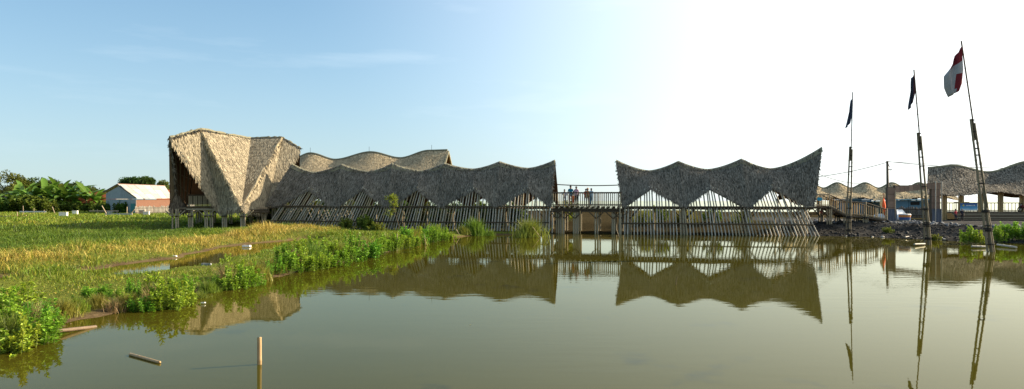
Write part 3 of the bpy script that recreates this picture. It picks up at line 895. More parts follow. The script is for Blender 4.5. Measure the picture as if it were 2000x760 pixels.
# clusters of stilts with short struts at the head
for u_, y_, n_ in ((337, 66.3, 1), (344, 66.3, 2), (369, 67, 3), (384, 71, 2), (391, 72, 2), (401, 67.1, 2), (411, 67.1, 2), (417, 71, 2), (435, 66.9, 3), (449, 71, 2), (471, 66.2, 3), (477.5, 66.3, 1), (489, 72, 2), (503, 71, 2), (512, 69.6, 2), (519, 69.8, 1)):
    p = px(u_, 400, y_)
    g = float(terrain(np.array([p.x]), np.array([p.y]))[0])
    for j in range(n_):
        bamboo('stilt', (p.x + j * 0.17, p.y + 0.05 * (j % 2), min(g, 0.3) - 0.5), (p.x + j * 0.17 - .01, p.y + 0.05 * (j % 2), 2.15), random.uniform(0.07, 0.085), M_bamboo, pav)
    if y_ < 68:
        for sg in (-1, 1):
            bamboo('strut', (p.x + 0.1 + sg * .15, p.y - .05, 1.45), (p.x + .1 + sg * 0.75, p.y - .05, 1.98), 0.05, M_bamboo, pav, 3)
        b = MB(); b.tube([(p.x + .085 * (n_ - 1), p.y, 1.42), (p.x + .085 * (n_ - 1), p.y, 1.5)], 0.1 * n_ + 0.03, 9); b.build('lashing', M_lash, pav)
# a pale cloth bundle on the balcony rail
b = MB(); p = px(408, 377, 66.9)
b.tube([p + Vector((-.35, 0, -.02)), p + Vector((-.1, 0, .1)), p + Vector((.15, 0, .05)), p + Vector((.45, 0, -.12))], [0.05, 0.16, 0.15, 0.05], 8)
o = b.build('cloth_bundle', mat('pale_cloth', (0.6, 0.56, 0.58), (0.35, 0.3, 0.36), 0.9, 6), None, True)
tag(o, 'pale cloth bundle lying on the balcony rail of the folded pavilion', 'cloth')

# ------------------------------------------------------------------ wavy roofed halls further back
def wavy_hall(name, label, p_end, direction, pts, half, drop, thm, cap_m, gable_front, floor_z, group, dens=120, ln=.45, wd=.09, skew=0.0):
    """pts: (distance along the ridge, ridge height); p_end (x,y) where distance is 0; direction unit (x,y); roof falls 'drop' over 'half' on both sides"""
    d = np.array(direction) / np.hypot(*direction)
    nrm = np.array([d[1], -d[0]])                      # front side
    if nrm[1] > 0: nrm = -nrm
    q = np.array(pts)
    xs = np.linspace(q[0, 0], q[-1, 0], 160)
    # smooth crest
    def crest(s):
        i = np.clip(np.searchsorted(q[:, 0], s) - 1, 0, len(q) - 2)
        f = np.clip((s - q[i, 0]) / (q[i + 1, 0] - q[i, 0]), 0, 1)
        f = f * f * (3 - 2 * f)
        return q[i, 1] * (1 - f) + q[i + 1, 1] * f
    s0, s1 = q[0, 0], q[-1, 0]
    zc = q[:, 1].mean()
    def side(sg):
        def fn(a, b):
            s = s0 + (s1 - s0) * a
            z0 = crest(s); bb = np.clip(b, 0, 1)
            ez = floor_z + drop - 0.45 * (z0 - zc)
            z = z0 * (1 - bb) + ez * bb - 0.25 * np.sin(np.pi * bb)
            off = half * bb * sg
            s = s + skew * (1 - a) * bb * sg
            return np.stack([p_end[0] + d[0] * s + nrm[0] * off, p_end[1] + d[1] * s + nrm[1] * off, z], -1)
        return fn
    mid = (s0 + s1) / 2
    T = thing(name, label, 'hall', (p_end[0] + d[0] * mid, p_end[1] + d[1] * mid, 0.6), group)
    rf = shell('roof', side(1), 90, 9, 0.15 if gable_front > 0 else -0.15, [M_underthatch, M_inside], T)
    shell('rear_roof', side(-1), 90, 9, -0.15 if gable_front > 0 else 0.15, [M_underthatch, M_inside], T)
    n = int((s1 - s0) * math.hypot(half, zc - floor_z - drop) * dens)
    a = rng.uniform(0, 1, n); b = rng.uniform(0, 1, n)
    P, D, N = frames(side(1), a, b)
    N = np.where((N[:, 2:3] < 0), -N, N)
    thatch_leaves('thatch', P, D, N, ln, wd, thm, rf, 0.05, 0.35)
    cp = MB()
    cs = np.linspace(s0, s1, 90)
    cp.tube([(p_end[0] + d[0] * s_, p_end[1] + d[1] * s_, float(crest(np.array([s_]))[0]) + 0.02) for s_ in cs], 0.16, 7)
    cp.build('ridge_cap', cap_m, rf)
    return T, d, nrm, side, crest, (s0, s1)

dirb = np.array([0.995, -0.1])
pe = px(874, 294, 90)
def on_ridge(u):
    k = (u - 1000) / F
    m = (k * pe.y - pe.x) / (dirb[0] - k * dirb[1])
    return m
def rz_(u, v):
    m = on_ridge(u); return m, CAMZ - (v - HV) / F * (pe.y + m * dirb[1])
RP = [(500, 304), (540, 302), (572, 311), (606, 300), (655, 312.5), (724, 297.8), (782, 309.5), (838, 295), (874, 294)]
RP2 = [rz_(*p) for p in RP]
Tb, db_, nb_, sideb, crestb, sb_ = wavy_hall('pale_roofed_hall', 'pale sunlit thatched hall with rounded ridge waves behind the left grey hall', (pe.x, pe.y), dirb, RP2, 5.0, 4.4, M_thatch_sand, M_cap, 1, 1.2, 'thatched halls further back', 200, .5, .06)
# gable of upright boards facing right
a1 = np.array([1.0]); b1_ = np.array([1.0])
apex = Vector(sideb(1)(a1, a1 * 0)[0]); f1 = Vector(sideb(1)(a1, b1_)[0]); f2 = Vector(sideb(-1)(a1, b1_)[0])
M_board = mat('gable_board', (0.36, 0.17, 0.06), (0.24, 0.11, 0.04), 0.8, 4, (1, 1, .3))
inset = Vector((-db_[0], -db_[1], 0)) * 0.5
for k in range(12):
    q0, q1 = k / 12, (k + 0.93) / 12
    def top(q):
        p = f1.lerp(f2, q); e = (1 - abs(2 * q - 1))
        return Vector((p.x, p.y, p.z + (apex.z - p.z) * e - 0.25))
    p0, p1 = f1.lerp(f2, q0) + inset, f1.lerp(f2, q1) + inset
    t0, t1 = top(q0) + inset, top(q1) + inset
    bk = Vector((-db_[0], -db_[1], 0)) * 0.05
    b = MB(); b.add([p0, p1, t1, t0, p0 + bk, p1 + bk, t1 + bk, t0 + bk], [(0, 1, 2, 3), (7, 6, 5, 4), (0, 4, 5, 1), (1, 5, 6, 2), (2, 6, 7, 3), (3, 7, 4, 0)])
    b.build('gable_board', M_board, Tb)
for fp in (f1, f2):
    b = MB(); b.beam(apex + Vector((db_[0] * .1, db_[1] * .1, -.12)), fp + Vector((db_[0] * .1, db_[1] * .1, -.12)), 0.2, 0.22); b.build('barge_board', M_cap, Tb)
for u_ in (606, 721, 843):
    m_ = on_ridge(u_); z_ = float(crestb(np.array([m_]))[0])
    bamboo('lightning_rod', (pe.x + dirb[0] * m_, pe.y + dirb[1] * m_, z_), (pe.x + dirb[0] * m_, pe.y + dirb[1] * m_, z_ + 0.75), 0.02, M_lash, Tb, 3)
for m_ in np.arange(sb_[0] + 1, sb_[1], 5.0):
    for sg in (-1, 1):
        x, y = pe.x + dirb[0] * m_ + nb_[0] * 4 * sg, pe.y + dirb[1] * m_ + nb_[1] * 4 * sg
        bamboo('column', (x, y, 0.2), (x, y, 5.9), 0.16, M_bamboo, Tb)

# far pale roof with many small waves at the right
Yr = 122.0
xr = lambda u: (u - 1000) / F * Yr
zr = lambda v: CAMZ - (v - HV) / F * Yr
wp = []
for k, u_ in enumerate(range(1536, 1990, 1)):
    pass
peaks = [1530, 1582, 1635, 1689.5, 1742, 1795, 1848]
for k, u_ in enumerate(peaks):
    wp.append((xr(u_), zr(357.5)))
    if k < len(peaks) - 1: wp.append((xr((u_ + peaks[k + 1]) / 2), zr(368)))
Tf, df_, nf_, sidef, crestf, sf_ = wavy_hall('pale_roofed_hall', 'far pale thatched hall with row of small pointed waves behind the ramp', (0, Yr), (1, 0), wp, 3.5, 2.0, M_thatch_sand, M_cap, 1, 1.25, 'thatched halls further back', 70, .5, .14)
for u_ in np.arange(1532, 1850, 26.5):
    for dy in (-3.0, 3.0):
        bamboo('column', (xr(u_), Yr + dy, 0.2), (xr(u_), Yr + dy, 3.6), 0.15, M_bamboo, Tf)

# big grey hall at the right edge
Yh = 84.0
xh = lambda u: (u - 1000) / F * Yh
zh = lambda v: CAMZ - (v - HV) / F * Yh
hp = [(xh(1813), zh(328.5)), (xh(1862), zh(324)), (xh(1930), zh(337)), (xh(2012), zh(316)), (xh(2090), zh(333)), (xh(2160), zh(322))]
Tr_, dr_, nr_, sider, crestr, sr_ = wavy_hall('waterside_hall', 'grey thatched hall on stepped plank platform at the right edge', (0, Yh), (1, 0), hp, 3.6, 2.35, M_thatch_gray, M_cap, 1, 1.3, 'thatched halls further back', 150, .42, .085, skew=-2.2)
fzr = 1.62
for u_ in (1846, 1879, 1917, 1956, 1998, 2040):
    for dy in (-2.6, 2.6):
        k = 4 if dy < 0 else 2
        for j in range(k):
            bamboo('column', (xh(u_) * (Yh + dy) / Yh + (j - k / 2) * 0.17, Yh + dy + .06 * (j % 2), 0.4), (xh(u_) * (Yh + dy) / Yh + (j - k / 2) * 0.17, Yh + dy + .06 * (j % 2), 4.4), 0.09, M_bamboo_gold if dy < 0 else M_bamboo, Tr_)
x0h, x1h = xh(1828), xh(2110)
for k in range(6):
    b = MB(); z = fzr - k * 0.19; y = Yh - 3.1 - k * 0.34
    b.box((x0h, y, z - 0.1), (x1h, y + (6.2 if k == 0 else 0.3), z)); b.build('step' if k else 'floor', M_bamboo if k % 2 else M_deck, Tr_)
    b = MB(); b.box((x0h + .1, y + 0.1, z - 0.19), (x1h - .1, y + 0.16, z - 0.102)); b.build('riser', M_bamboo_dark, Tr_)
for dy in (2.9,):
    for z in (1.0, .1):
        bamboo('handrail', (x0h, Yh + dy, fzr + z), (x1h, Yh + dy, fzr + z), 0.05, M_bamboo_dark, Tr_)
    for x in np.arange(x0h, x1h, 0.42):
        bamboo('baluster', (x, Yh + dy, fzr), (x, Yh + dy, fzr + 1.0), 0.035, M_bamboo_dark, Tr_, 3)
for x0_, x1_ in ((xh(1848), xh(1877)),):
    for x in np.arange(x0_ + .1, x1_, 0.38):
        bamboo('baluster', (x, Yh - 1.5, fzr), (x, Yh - 1.5, fzr + 1.05), 0.035, M_bamboo_gold, Tr_, 3)
    bamboo('handrail', (x0_, Yh - 1.5, fzr + 1.08), (x1_, Yh - 1.5, fzr + 1.08), 0.05, M_bamboo_gold, Tr_)

# ------------------------------------------------------------------ planting helpers
def blades(P, H, W, lean, tint, seg=True):
    "grass blades as curved tapering strips"
    n = len(P)
    ang = rng.uniform(0, 2 * np.pi, n); d = np.stack([np.cos(ang), np.sin(ang), np.zeros(n)], -1)
    sa = rng.uniform(0, 2 * np.pi, n); sd = np.stack([np.cos(sa), np.sin(sa), np.zeros(n)], -1)
    h = H[:, None]; w_ = W[:, None]; ln_ = (lean * rng.uniform(0.2, 1.6, n))[:, None]
    up = np.array([0, 0, 1.0])
    mid = P + up * h * .55 + d * h * ln_ * .35
    tip = P + up * h * (1 - .25 * ln_) + d * h * ln_
    V = np.stack([P - sd * w_, P + sd * w_, mid + sd * w_ * .8, mid - sd * w_ * .8, tip], 1).reshape(-1, 3)
    b = np.arange(n)[:, None] * 5
    Fc = np.concatenate([b + np.array([[0, 1, 2]]), b + np.array([[0, 2, 3]]), b + np.array([[3, 2, 4]])], 0)
    return V, Fc, np.repeat(tint, 5, axis=0)

def grass(name, label, n, xr_, yr_, hfun, cond, wid, lean=0.5, power=1.0):
    x = rng.uniform(*xr_, n); y = yr_[0] + (yr_[1] - yr_[0]) * rng.random(n) ** power
    ok = (x > -0.76 * y - 2) & (x < 0.76 * y + 2)
    x, y = x[ok], y[ok]
    z = terrain(x, y)
    ok = cond(x, y, z)
    x, y, z = x[ok], y[ok], z[ok]
    dcr = seg_dist(x, y, CREST, False)
    crest_ = np.exp(-(dcr / (1.3 + 1.6 * vnoise(x, y, 3.0))) ** 2)
    dryness = sstep(0.46, 0.74, fbm(x, y, 4.0) * 0.62 + 0.42 * crest_ + 0.3 * (rng.random(len(x)) - .4))
    green = np.array([0.115, 0.22, 0.014]); yel = np.array([0.5, 0.37, 0.08]); olive = np.array([0.24, 0.25, 0.024])
    k = rng.random((len(x), 1))
    tint = (green * k + olive * (1 - k)) * (1 - dryness[:, None]) + yel * dryness[:, None]
    behind_crest = (sstep(-21.5, -24.5, x) * sstep(70, 64, y))[:, None] * (.5 + .5 * vnoise(x, y, 6))[:, None]  # grass behind the crest tinted darker green so the dike stands out
    tint = tint * (1 - behind_crest) + np.array([0.075, 0.135, 0.014]) * rng.uniform(.8, 1.3, (len(x), 1)) * behind_crest
    tint *= rng.uniform(0.7, 1.25, (len(x), 1))
    h = hfun(x, y) * rng.uniform(0.5, 1.4, len(x)) * (1 + .5 * crest_)
    V, Fc, C = blades(np.stack([x, y, z - 0.03], -1), h, wid * (0.7 + y / 60.0) * rng.uniform(.6, 1.3, len(x)), lean, tint)
    o = np_mesh(name, V, Fc, M_grass, color=C)
    return tag(o, label, 'grass', kind='stuff')

def dike_cond(x, y, z):
    d = pond_sd(x, y); dc = seg_dist(x, y, CHAN, False)
    keep = (z > 0.05) & (d > 0.4 + 0.5 * vnoise(x, y, 1.1)) & (dc > 1.45 + 0.5 * vnoise(x, y, 1.7)) & (y < 66)
    keep &= rng.random(len(x)) < np.clip(0.4 + 1.6 * vnoise(x, y, 1.4), 0, 1)
    under = (y > 66) | ((y > 61 - 0.23 * x) & (x > -22))
    ditch = (x < -23) & (y > 56) & (z < .3)
    return keep & ~under & ~ditch
grass('dike_grass', 'yellowing green grass covering the dikes left of the pond', 420000, (-48, 0), (12, 66), lambda x, y: (0.1 + 0.5 * vnoise(x, y, 2.2) * vnoise(x, y, .8)) * (1 - .45 * sstep(-16, -14, x) * sstep(50, 40, y)), dike_cond, 0.011, 1.0, 1.5)
grass('field_grass', 'short sunlit grass of the field beyond the pavilion', 90000, (-110, -18), (58, 140), lambda x, y: 0.2 + 0.16 * vnoise(x, y, 3), lambda x, y, z: (z > 0.05) & ~((x > -29) & (y < 80)) & ~((y < 69) & (z < .3)), 0.02, 0.7)

def leaves_at(P, D, ln, wd, tint, fold=0.25):
    "pointed folded leaves: base P, direction D"
    n = len(P)
    D = unit(D)
    ref = unit(rng.normal(0, 1, (n, 3)) * 0.6 + np.array([0, 0, 1.0]))
    S = unit(np.cross(D, ref)); N = np.cross(S, D)
    l = ln[:, None]; w_ = wd[:, None]
    droop = np.array([0, 0, -1.0]) * l * rng.uniform(0.0, .35, (n, 1))
    m = P + D * l * .45 + N * l * .06
    V = np.stack([P, m + S * w_ + N * w_ * fold, P + D * l + droop, m - S * w_ + N * w_ * fold], 1).reshape(-1, 3)
    b = np.arange(n)[:, None] * 4
    Fc = np.concatenate([b + np.array([[0, 1, 2]]), b + np.array([[0, 2, 3]])], 0)
    return V, Fc, np.repeat(tint, 4, axis=0)

def raw_mesh(name, V, Fc, m, C=None):
    o = np_mesh(name, V, Fc, m, color=C)
    me = o.data
    bpy.data.objects.remove(o)
    return me

def herb_meshes(ns, h, spread, per, ll, lw, tint, up=0.6):
    "a leafy herb clump of unit kind: stems mesh, foliage mesh, standing at the origin"
    st = MB(); PP, DD_, TT = [], [], []
    for i in range(ns):
        a = random.uniform(0, 2 * math.pi); r0 = abs(random.gauss(0, spread * .45))
        base = Vector((math.cos(a) * r0, math.sin(a) * r0, -0.05))
        hh = h * random.uniform(.55, 1.1) * (1 - 0.35 * min(1, r0 / spread))
        ou = Vector((math.cos(a), math.sin(a), 0)) * random.uniform(.0, .35) * hh
        tip = base + Vector((0, 0, hh)) + ou + Vector((random.gauss(0, .05), random.gauss(0, .05), 0))
        mid = base.lerp(tip, .5) + Vector((0, 0, .06 * hh))
        st.tube([base, mid, tip], [0.009, 0.007, 0.003], 4, cap=False)
        for k in range(per):
            q = 0.18 + 0.82 * random.random() ** 0.8
            p = base.lerp(mid, q * 2) if q < .5 else mid.lerp(tip, q * 2 - 1)
            aa = random.uniform(0, 2 * math.pi)
            PP.append(p); DD_.append((math.cos(aa), math.sin(aa), random.uniform(-.1, 1.1) * up + (q > .85) * .5))
            TT.append(q)
    n = len(PP); q = np.array(TT)[:, None]
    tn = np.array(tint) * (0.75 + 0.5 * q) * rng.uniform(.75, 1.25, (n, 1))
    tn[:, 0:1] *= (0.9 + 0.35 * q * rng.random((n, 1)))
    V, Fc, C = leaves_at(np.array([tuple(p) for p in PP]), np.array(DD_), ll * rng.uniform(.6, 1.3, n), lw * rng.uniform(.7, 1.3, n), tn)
    fm = raw_mesh('foliage', V, Fc, M_leaf, C)
    o = st.build('stems', mat('green_stem', (0.16, 0.19, 0.05), (0.1, 0.12, 0.035), .8)); sm = o.data; bpy.data.objects.remove(o)
    return sm, fm

def put_plant(name, label, cat, p, meshes, scale, group=None, rz=None, sz=None):
    T = thing(name, label, cat, p, group)
    T.rotation_euler.z = random.uniform(0, 6.28) if rz is None else rz
    T.scale = (scale, scale, sz or scale)
    for nm, me in zip(('stems', 'foliage'), meshes):
        o = bpy.data.objects.new(nm, me); COL.objects.link(o); o.parent = T; o['kind'] = 'stuff'
    return T

GREEN = (0.15, 0.32, 0.024)
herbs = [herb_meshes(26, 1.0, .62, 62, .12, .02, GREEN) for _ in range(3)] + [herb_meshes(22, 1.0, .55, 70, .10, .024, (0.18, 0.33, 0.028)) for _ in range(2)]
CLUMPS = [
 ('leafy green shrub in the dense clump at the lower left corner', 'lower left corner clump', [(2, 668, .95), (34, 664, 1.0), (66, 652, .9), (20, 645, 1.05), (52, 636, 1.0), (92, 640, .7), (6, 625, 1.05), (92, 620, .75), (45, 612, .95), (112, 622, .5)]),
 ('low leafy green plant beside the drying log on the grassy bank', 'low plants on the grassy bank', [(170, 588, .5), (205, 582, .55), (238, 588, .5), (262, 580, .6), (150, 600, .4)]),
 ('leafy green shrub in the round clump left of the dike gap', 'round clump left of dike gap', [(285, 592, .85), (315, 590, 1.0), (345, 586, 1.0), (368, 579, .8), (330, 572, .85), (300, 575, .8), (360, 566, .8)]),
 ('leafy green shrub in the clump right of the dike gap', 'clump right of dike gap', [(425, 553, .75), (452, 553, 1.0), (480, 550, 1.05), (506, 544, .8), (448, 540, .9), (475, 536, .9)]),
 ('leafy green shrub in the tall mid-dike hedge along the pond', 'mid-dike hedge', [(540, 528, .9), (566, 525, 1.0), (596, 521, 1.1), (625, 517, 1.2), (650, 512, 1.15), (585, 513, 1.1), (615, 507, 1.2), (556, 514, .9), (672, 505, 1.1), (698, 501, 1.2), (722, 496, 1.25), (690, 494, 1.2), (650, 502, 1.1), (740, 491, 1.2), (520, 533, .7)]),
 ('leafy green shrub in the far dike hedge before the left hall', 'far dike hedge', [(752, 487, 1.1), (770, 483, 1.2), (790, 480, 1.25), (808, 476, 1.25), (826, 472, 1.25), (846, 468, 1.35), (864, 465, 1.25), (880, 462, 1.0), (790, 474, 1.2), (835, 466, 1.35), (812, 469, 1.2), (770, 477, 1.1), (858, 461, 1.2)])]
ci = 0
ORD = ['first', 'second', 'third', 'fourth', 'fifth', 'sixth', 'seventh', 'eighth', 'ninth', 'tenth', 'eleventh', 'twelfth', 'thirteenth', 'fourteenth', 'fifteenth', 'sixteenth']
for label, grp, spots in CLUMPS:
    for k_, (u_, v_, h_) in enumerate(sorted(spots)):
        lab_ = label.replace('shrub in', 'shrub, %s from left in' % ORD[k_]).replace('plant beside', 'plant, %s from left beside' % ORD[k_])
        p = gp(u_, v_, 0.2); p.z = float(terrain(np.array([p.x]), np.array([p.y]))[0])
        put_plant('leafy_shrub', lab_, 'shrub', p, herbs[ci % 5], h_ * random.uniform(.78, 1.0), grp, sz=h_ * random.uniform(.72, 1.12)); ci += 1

# tall reeds and grassy bushes at the foot of the halls
def reed_mesh(n, h, spread, w_, tint, lean):
    r = np.abs(rng.normal(0, spread, n)); a = rng.uniform(0, 2 * np.pi, n)
    P = np.stack([r * np.cos(a), r * np.sin(a), np.full(n, -.05)], -1)
    tn = np.array(tint) * rng.uniform(.6, 1.35, (n, 1))
    V, Fc, C = blades(P, h * rng.uniform(.45, 1.1, n) * (1 - .3 * np.clip(r / spread / 2, 0, 1)), np.full(n, w_), lean, tn)
    st = MB()
    for i in range(10):
        aa = random.uniform(0, 6.28); rr = random.uniform(0, spread)
        b0 = Vector((rr * math.cos(aa), rr * math.sin(aa), -.05))
        st.tube([b0, b0 + Vector((random.gauss(0, .1), random.gauss(0, .1), h * .8))], [.012, .005], 4, cap=False)
    o = st.build('stems', MATS['green_stem']); sm = o.data; bpy.data.objects.remove(o)
    return sm, raw_mesh('foliage', V, Fc, M_leaf, C)
reedA = reed_mesh(750, 1.0, .3, .011, (0.15, 0.24, 0.025), .45)
reedB = reed_mesh(750, 1.0, .34, .012, (0.21, 0.24, 0.035), .55)
bushA = herb_meshes(34, 1.0, .7, 60, .13, .03, (0.17, 0.22, 0.03))
for u_, v_, h_, lab, me in (
    (928, 458, 1.75, 'tall green reed tuft at the foot of the left hall', reedA), (1034, 461, 1.9, 'tall green reed tuft near the bridge end of the left hall', reedB),
    (905, 459, .9, 'short reed tuft left of the tall one before the left hall', reedB), (958, 459, .6, 'small reed tuft between the two tall tufts', reedA),
    (712, 452, 1.5, 'dark green bush growing against the bamboo screen', bushA), (676, 452, 1.15, 'yellow-green bush rising from the dry grass', bushA),
    (640, 445, .9, 'low bush at the grass crest below the screen', bushA), (738, 458, 1.0, 'low green bush under the leaning sapling', bushA),
    (1890, 474, 1.25, 'left bright green shrub beside the right flagpole', herbs[3]), (1910, 474, 1.0, 'small bright green shrub touching the right flagpole', herbs[4]),
    (1952, 472, 1.3, 'bright green shrub just right of the right flagpole', herbs[3]), (1972, 471, 1.4, 'bright green shrub, second right of the right flagpole', herbs[1]),
    (1993, 471, 1.4, 'bright green shrub at the right edge of the photo', herbs[4]), (2012, 472, 1.3, 'bright green shrub cut by the right edge of the photo', herbs[2]),
    (1826, 468, .55, 'tiny yellow-green plant at the middle flagpole', bushA), (1733, 459, .6, 'small green weed on the black bank', bushA), (1690, 452, .4, 'low weed under the ramp', bushA)):
    p = gp(u_, v_, 0.08)
    p.z = max(-0.02, float(terrain(np.array([p.x]), np.array([p.y]))[0]))
    put_plant('reed_tuft' if me in (reedA, reedB) else 'green_bush', lab, 'reeds' if me in (reedA, reedB) else 'shrub', p, me, h_, 'plants along the water')
# tufts of grass and dead stalks among the shrubs on the near bank
reedDry = reed_mesh(170, 1.0, .22, .009, (0.34, 0.25, 0.1), .5)
for k_, (u_, v_, h_, me, what) in enumerate(((122, 612, .55, reedB, 'green grass tuft'), (148, 606, .5, reedA, 'green grass tuft'), (190, 598, .45, reedB, 'green grass tuft'), (222, 600, .5, reedDry, 'dead brown stalks'), (252, 594, .55, reedB, 'green grass tuft'), (296, 583, .8, reedDry, 'dead brown stalks'), (388, 572, .5, reedB, 'green grass tuft'), (408, 562, .6, reedA, 'green grass tuft'), (438, 547, .9, reedDry, 'dead brown stalks'), (498, 540, .9, reedB, 'green grass tuft'), (530, 530, .7, reedB, 'green grass tuft'), (575, 520, 1.0, reedDry, 'dead brown stalks'), (608, 514, 1.2, reedA, 'green grass tuft'), (662, 503, 1.1, reedB, 'green grass tuft'), (710, 494, 1.3, reedDry, 'dead brown stalks'), (758, 484, 1.2, reedA, 'green grass tuft'), (800, 475, 1.3, reedB, 'green grass tuft'), (848, 464, 1.3, reedA, 'green grass tuft'), (60, 640, .95, reedDry, 'dead brown stalks'), (20, 655, .9, reedB, 'green grass tuft'))):
    p = gp(u_, v_, 0.15); p.z = float(terrain(np.array([p.x]), np.array([p.y]))[0])
    order = sorted([20, 60, 122, 148, 190, 222, 252, 296, 388, 408, 438, 498, 530, 575, 608, 662, 710, 758, 800, 848]).index(u_)
    words = ORD + ['seventeenth', 'eighteenth', 'nineteenth', 'twentieth']
    put_plant('grass_tuft', what + ' on the near bank, %s tuft counted from the left' % words[order], 'grass tuft', p, me, h_, 'tufts among the bank shrubs')
# bushes behind the halls, seen through the screens
for i, (s_, t_, h_, lab) in enumerate(((su(1106, 6), 6.5, 2.3, 'tall green bush behind the left end of the footbridge'), (su(1262, 6), 6.0, 1.7, 'leftmost green bush behind the right hall screen'),
    (su(1290, 6), 7.0, 1.6, 'second green bush behind the right hall screen'), (su(1338, 6), 6.4, 1.7, 'green bush behind the middle of the right hall screen'), (su(1395, 6), 6.6, 1.5, 'green bush behind the right half of the screen'),
    (su(1450, 6), 7.0, 1.3, 'rightmost green bush behind the right hall screen'))):
    p = loc(s_, t_, 0); p.z = max(0, float(terrain(np.array([p.x]), np.array([p.y]))[0]))
    put_plant('green_bush', lab, 'shrub', p, reedB if i % 2 else bushA, h_, 'bushes behind the screens')
thick = herb_meshes(60, 1.0, .8, 60, .14, .05, (0.07, 0.11, 0.02))
for i in range(15):
    p = loc(-29 + i * 2.0 + random.uniform(-.4, .4), 6.5 + random.uniform(-.8, 1.2), 0); p.z = max(0, float(terrain(np.array([p.x]), np.array([p.y]))[0]))
    put_plant('green_bush', 'dark bush, %s from left in the thicket behind the left hall' % ORD[i], 'shrub', p, thick, random.uniform(1.7, 2.2), 'thicket behind the left hall', sz=random.uniform(2.2, 2.8))

# leaning sapling in front of the left hall
def tree(name, label, base, h, crown, nleaf, tint, ll, lw, trunk_r, lean=(0, 0), clumps=14, group=None, flat=0.7, seed_limbs=7):
    T = thing(name, label, 'tree', base, group)
    base = Vector(base)
    top = base + Vector((lean[0], lean[1], h * .72))
    b = MB(); b.tube([base - Vector((0, 0, .2)), base.lerp(top, .5) + Vector((trunk_r * .4, 0, 0)), top], [trunk_r, trunk_r * .75, trunk_r * .4], 7)
    tk = b.build('trunk', M_trunk, T, True)
    cc = base + Vector((lean[0] * 1.2, lean[1] * 1.2, h - crown[1]))
    cen = []
    for k in range(clumps):
        a = random.uniform(0, 6.28); e = random.uniform(-.7, 1); r = random.uniform(.35, 1)
        cen.append(cc + Vector((math.cos(a) * crown[0] * r * math.sqrt(max(0, 1 - e * e * .8)), math.sin(a) * crown[0] * r * math.sqrt(max(0, 1 - e * e * .8)), e * crown[1])))
    lm = MB()
    for k in cen[:seed_limbs]:
        s0 = base.lerp(top, random.uniform(.55, 1))
        lm.tube([s0, s0.lerp(k, .5) + Vector((0, 0, .1 * h * .2)), k], [trunk_r * .4, trunk_r * .25, trunk_r * .08], 5, cap=False)
    lm.build('limbs', M_trunk, T, True)
    P, DD_, tn = [], [], []
    per = nleaf // clumps
    for k in cen:
        rr = crown[0] * random.uniform(.28, .48)
        g = rng.normal(0, 1, (per, 3)); g = unit(g) * (rng.random((per, 1)) ** .45) * rr * np.array([1, 1, flat])
        P.append(np.array(k) + g); DD_.append(g + rng.normal(0, .4 * rr, (per, 3)) + np.array([0, 0, .1]))
        tn.append(np.array(tint) * random.uniform(.75, 1.25) * rng.uniform(.7, 1.3, (per, 1)))
    P = np.concatenate(P); n = len(P)
    V, Fc, C = leaves_at(P, np.concatenate(DD_), ll * rng.uniform(.6, 1.3, n), lw * rng.uniform(.7, 1.3, n), np.concatenate(tn))
    np_mesh('crown', V, Fc, M_leaf, T, color=C)
    return T
g = gp(783, 452, .25)
tree('sapling', 'slender leaning sapling with sparse yellow-green leaves before the left hall', g, 3.0, (.6, .95), 520, (.26, .3, .03), .2, .035, .035, (-.75, .1), 10, flat=1.1)

# ------------------------------------------------------------------ left field: trees, bananas, shed, houses, fences
DK = (0.055, 0.1, 0.018)
for lab, u_, vt, Y_, rad, rz__, tn, cl, fl_ in (
    ('round dark green tree at the far left behind the bananas', 14, 344, 152, 4.2, 2.6, (.1, .15, .025), 20, .8),
    ('dark tree crown behind the left bananas', 52, 357, 156, 3.6, 2.4, DK, 16, .8), ('dark tree crown behind the tallest bananas', 92, 356, 158, 3.6, 2.3, DK, 16, .8), ('dark tree crown behind the middle bananas', 132, 357, 157, 3.6, 2.3, DK, 16, .8), ('dark tree crown behind the right bananas', 168, 360, 156, 3.2, 2.0, DK, 14, .8),
    ('low dark tree behind the white shed roof, left half', 256, 347, 175, 3.2, 1.6, DK, 14, .7), ('low dark tree behind the white shed roof, right half', 281, 348, 176, 2.8, 1.4, DK, 12, .7),
    ('pale green clumpy tree right of the shed behind the red roof', 331, 343, 170, 2.9, 2.1, (.13, .18, .05), 8, .8)):
    z = CAMZ - (vt - HV) / F * Y_
    tree('broadleaf_tree', lab, ((u_ - 1000) / F * Y_, Y_, .5), z - .5, (rad, rz__), 4200, tn, .5, .13, .22, clumps=cl, group='trees beyond the field', flat=fl_)
hedge = herb_meshes(60, 1.0, .85, 60, .17, .05, (0.085, 0.15, 0.02))
for u_, v_, Y_, r_, lab in ((6, 380, 137, 2.9, 'dark hedge bush at the far left behind the pale fence'), (28, 376, 137, 3.2, 'dark hedge bush behind the left fence end'), (52, 376, 136.5, 3.4, 'large dark hedge bush over the fence'), (74, 382, 136, 3.0, 'dark hedge bush below the leftmost bananas'), (92, 390, 136.5, 2.1, 'low hedge bush below the banana row'),
    (112, 392, 139.5, 1.9, 'hedge bush above the middle of the pale fence'), (134, 392, 139.5, 1.9, 'hedge bush above the pale fence right of the boxes'), (156, 392, 139.5, 1.9, 'hedge bush above the right end of the pale fence'), (178, 392, 138.5, 2.1, 'hedge bush beside the red roofed house'), (200, 392, 136, 2.2, 'hedge bush in front of the red house'), (222, 394, 131, 2.1, 'hedge bush below the shed gable, left'), (240, 395, 128, 2.2, 'hedge bush below the shed gable, right'), (252, 394, 126, 2.0, 'hedge bush at the teal shed door')):
    p = px(u_, v_, Y_); p.z = .5
    put_plant('hedge_bush', lab, 'bush', p, hedge, r_, 'hedge along the field', sz=r_ * random.uniform(.95, 1.15))

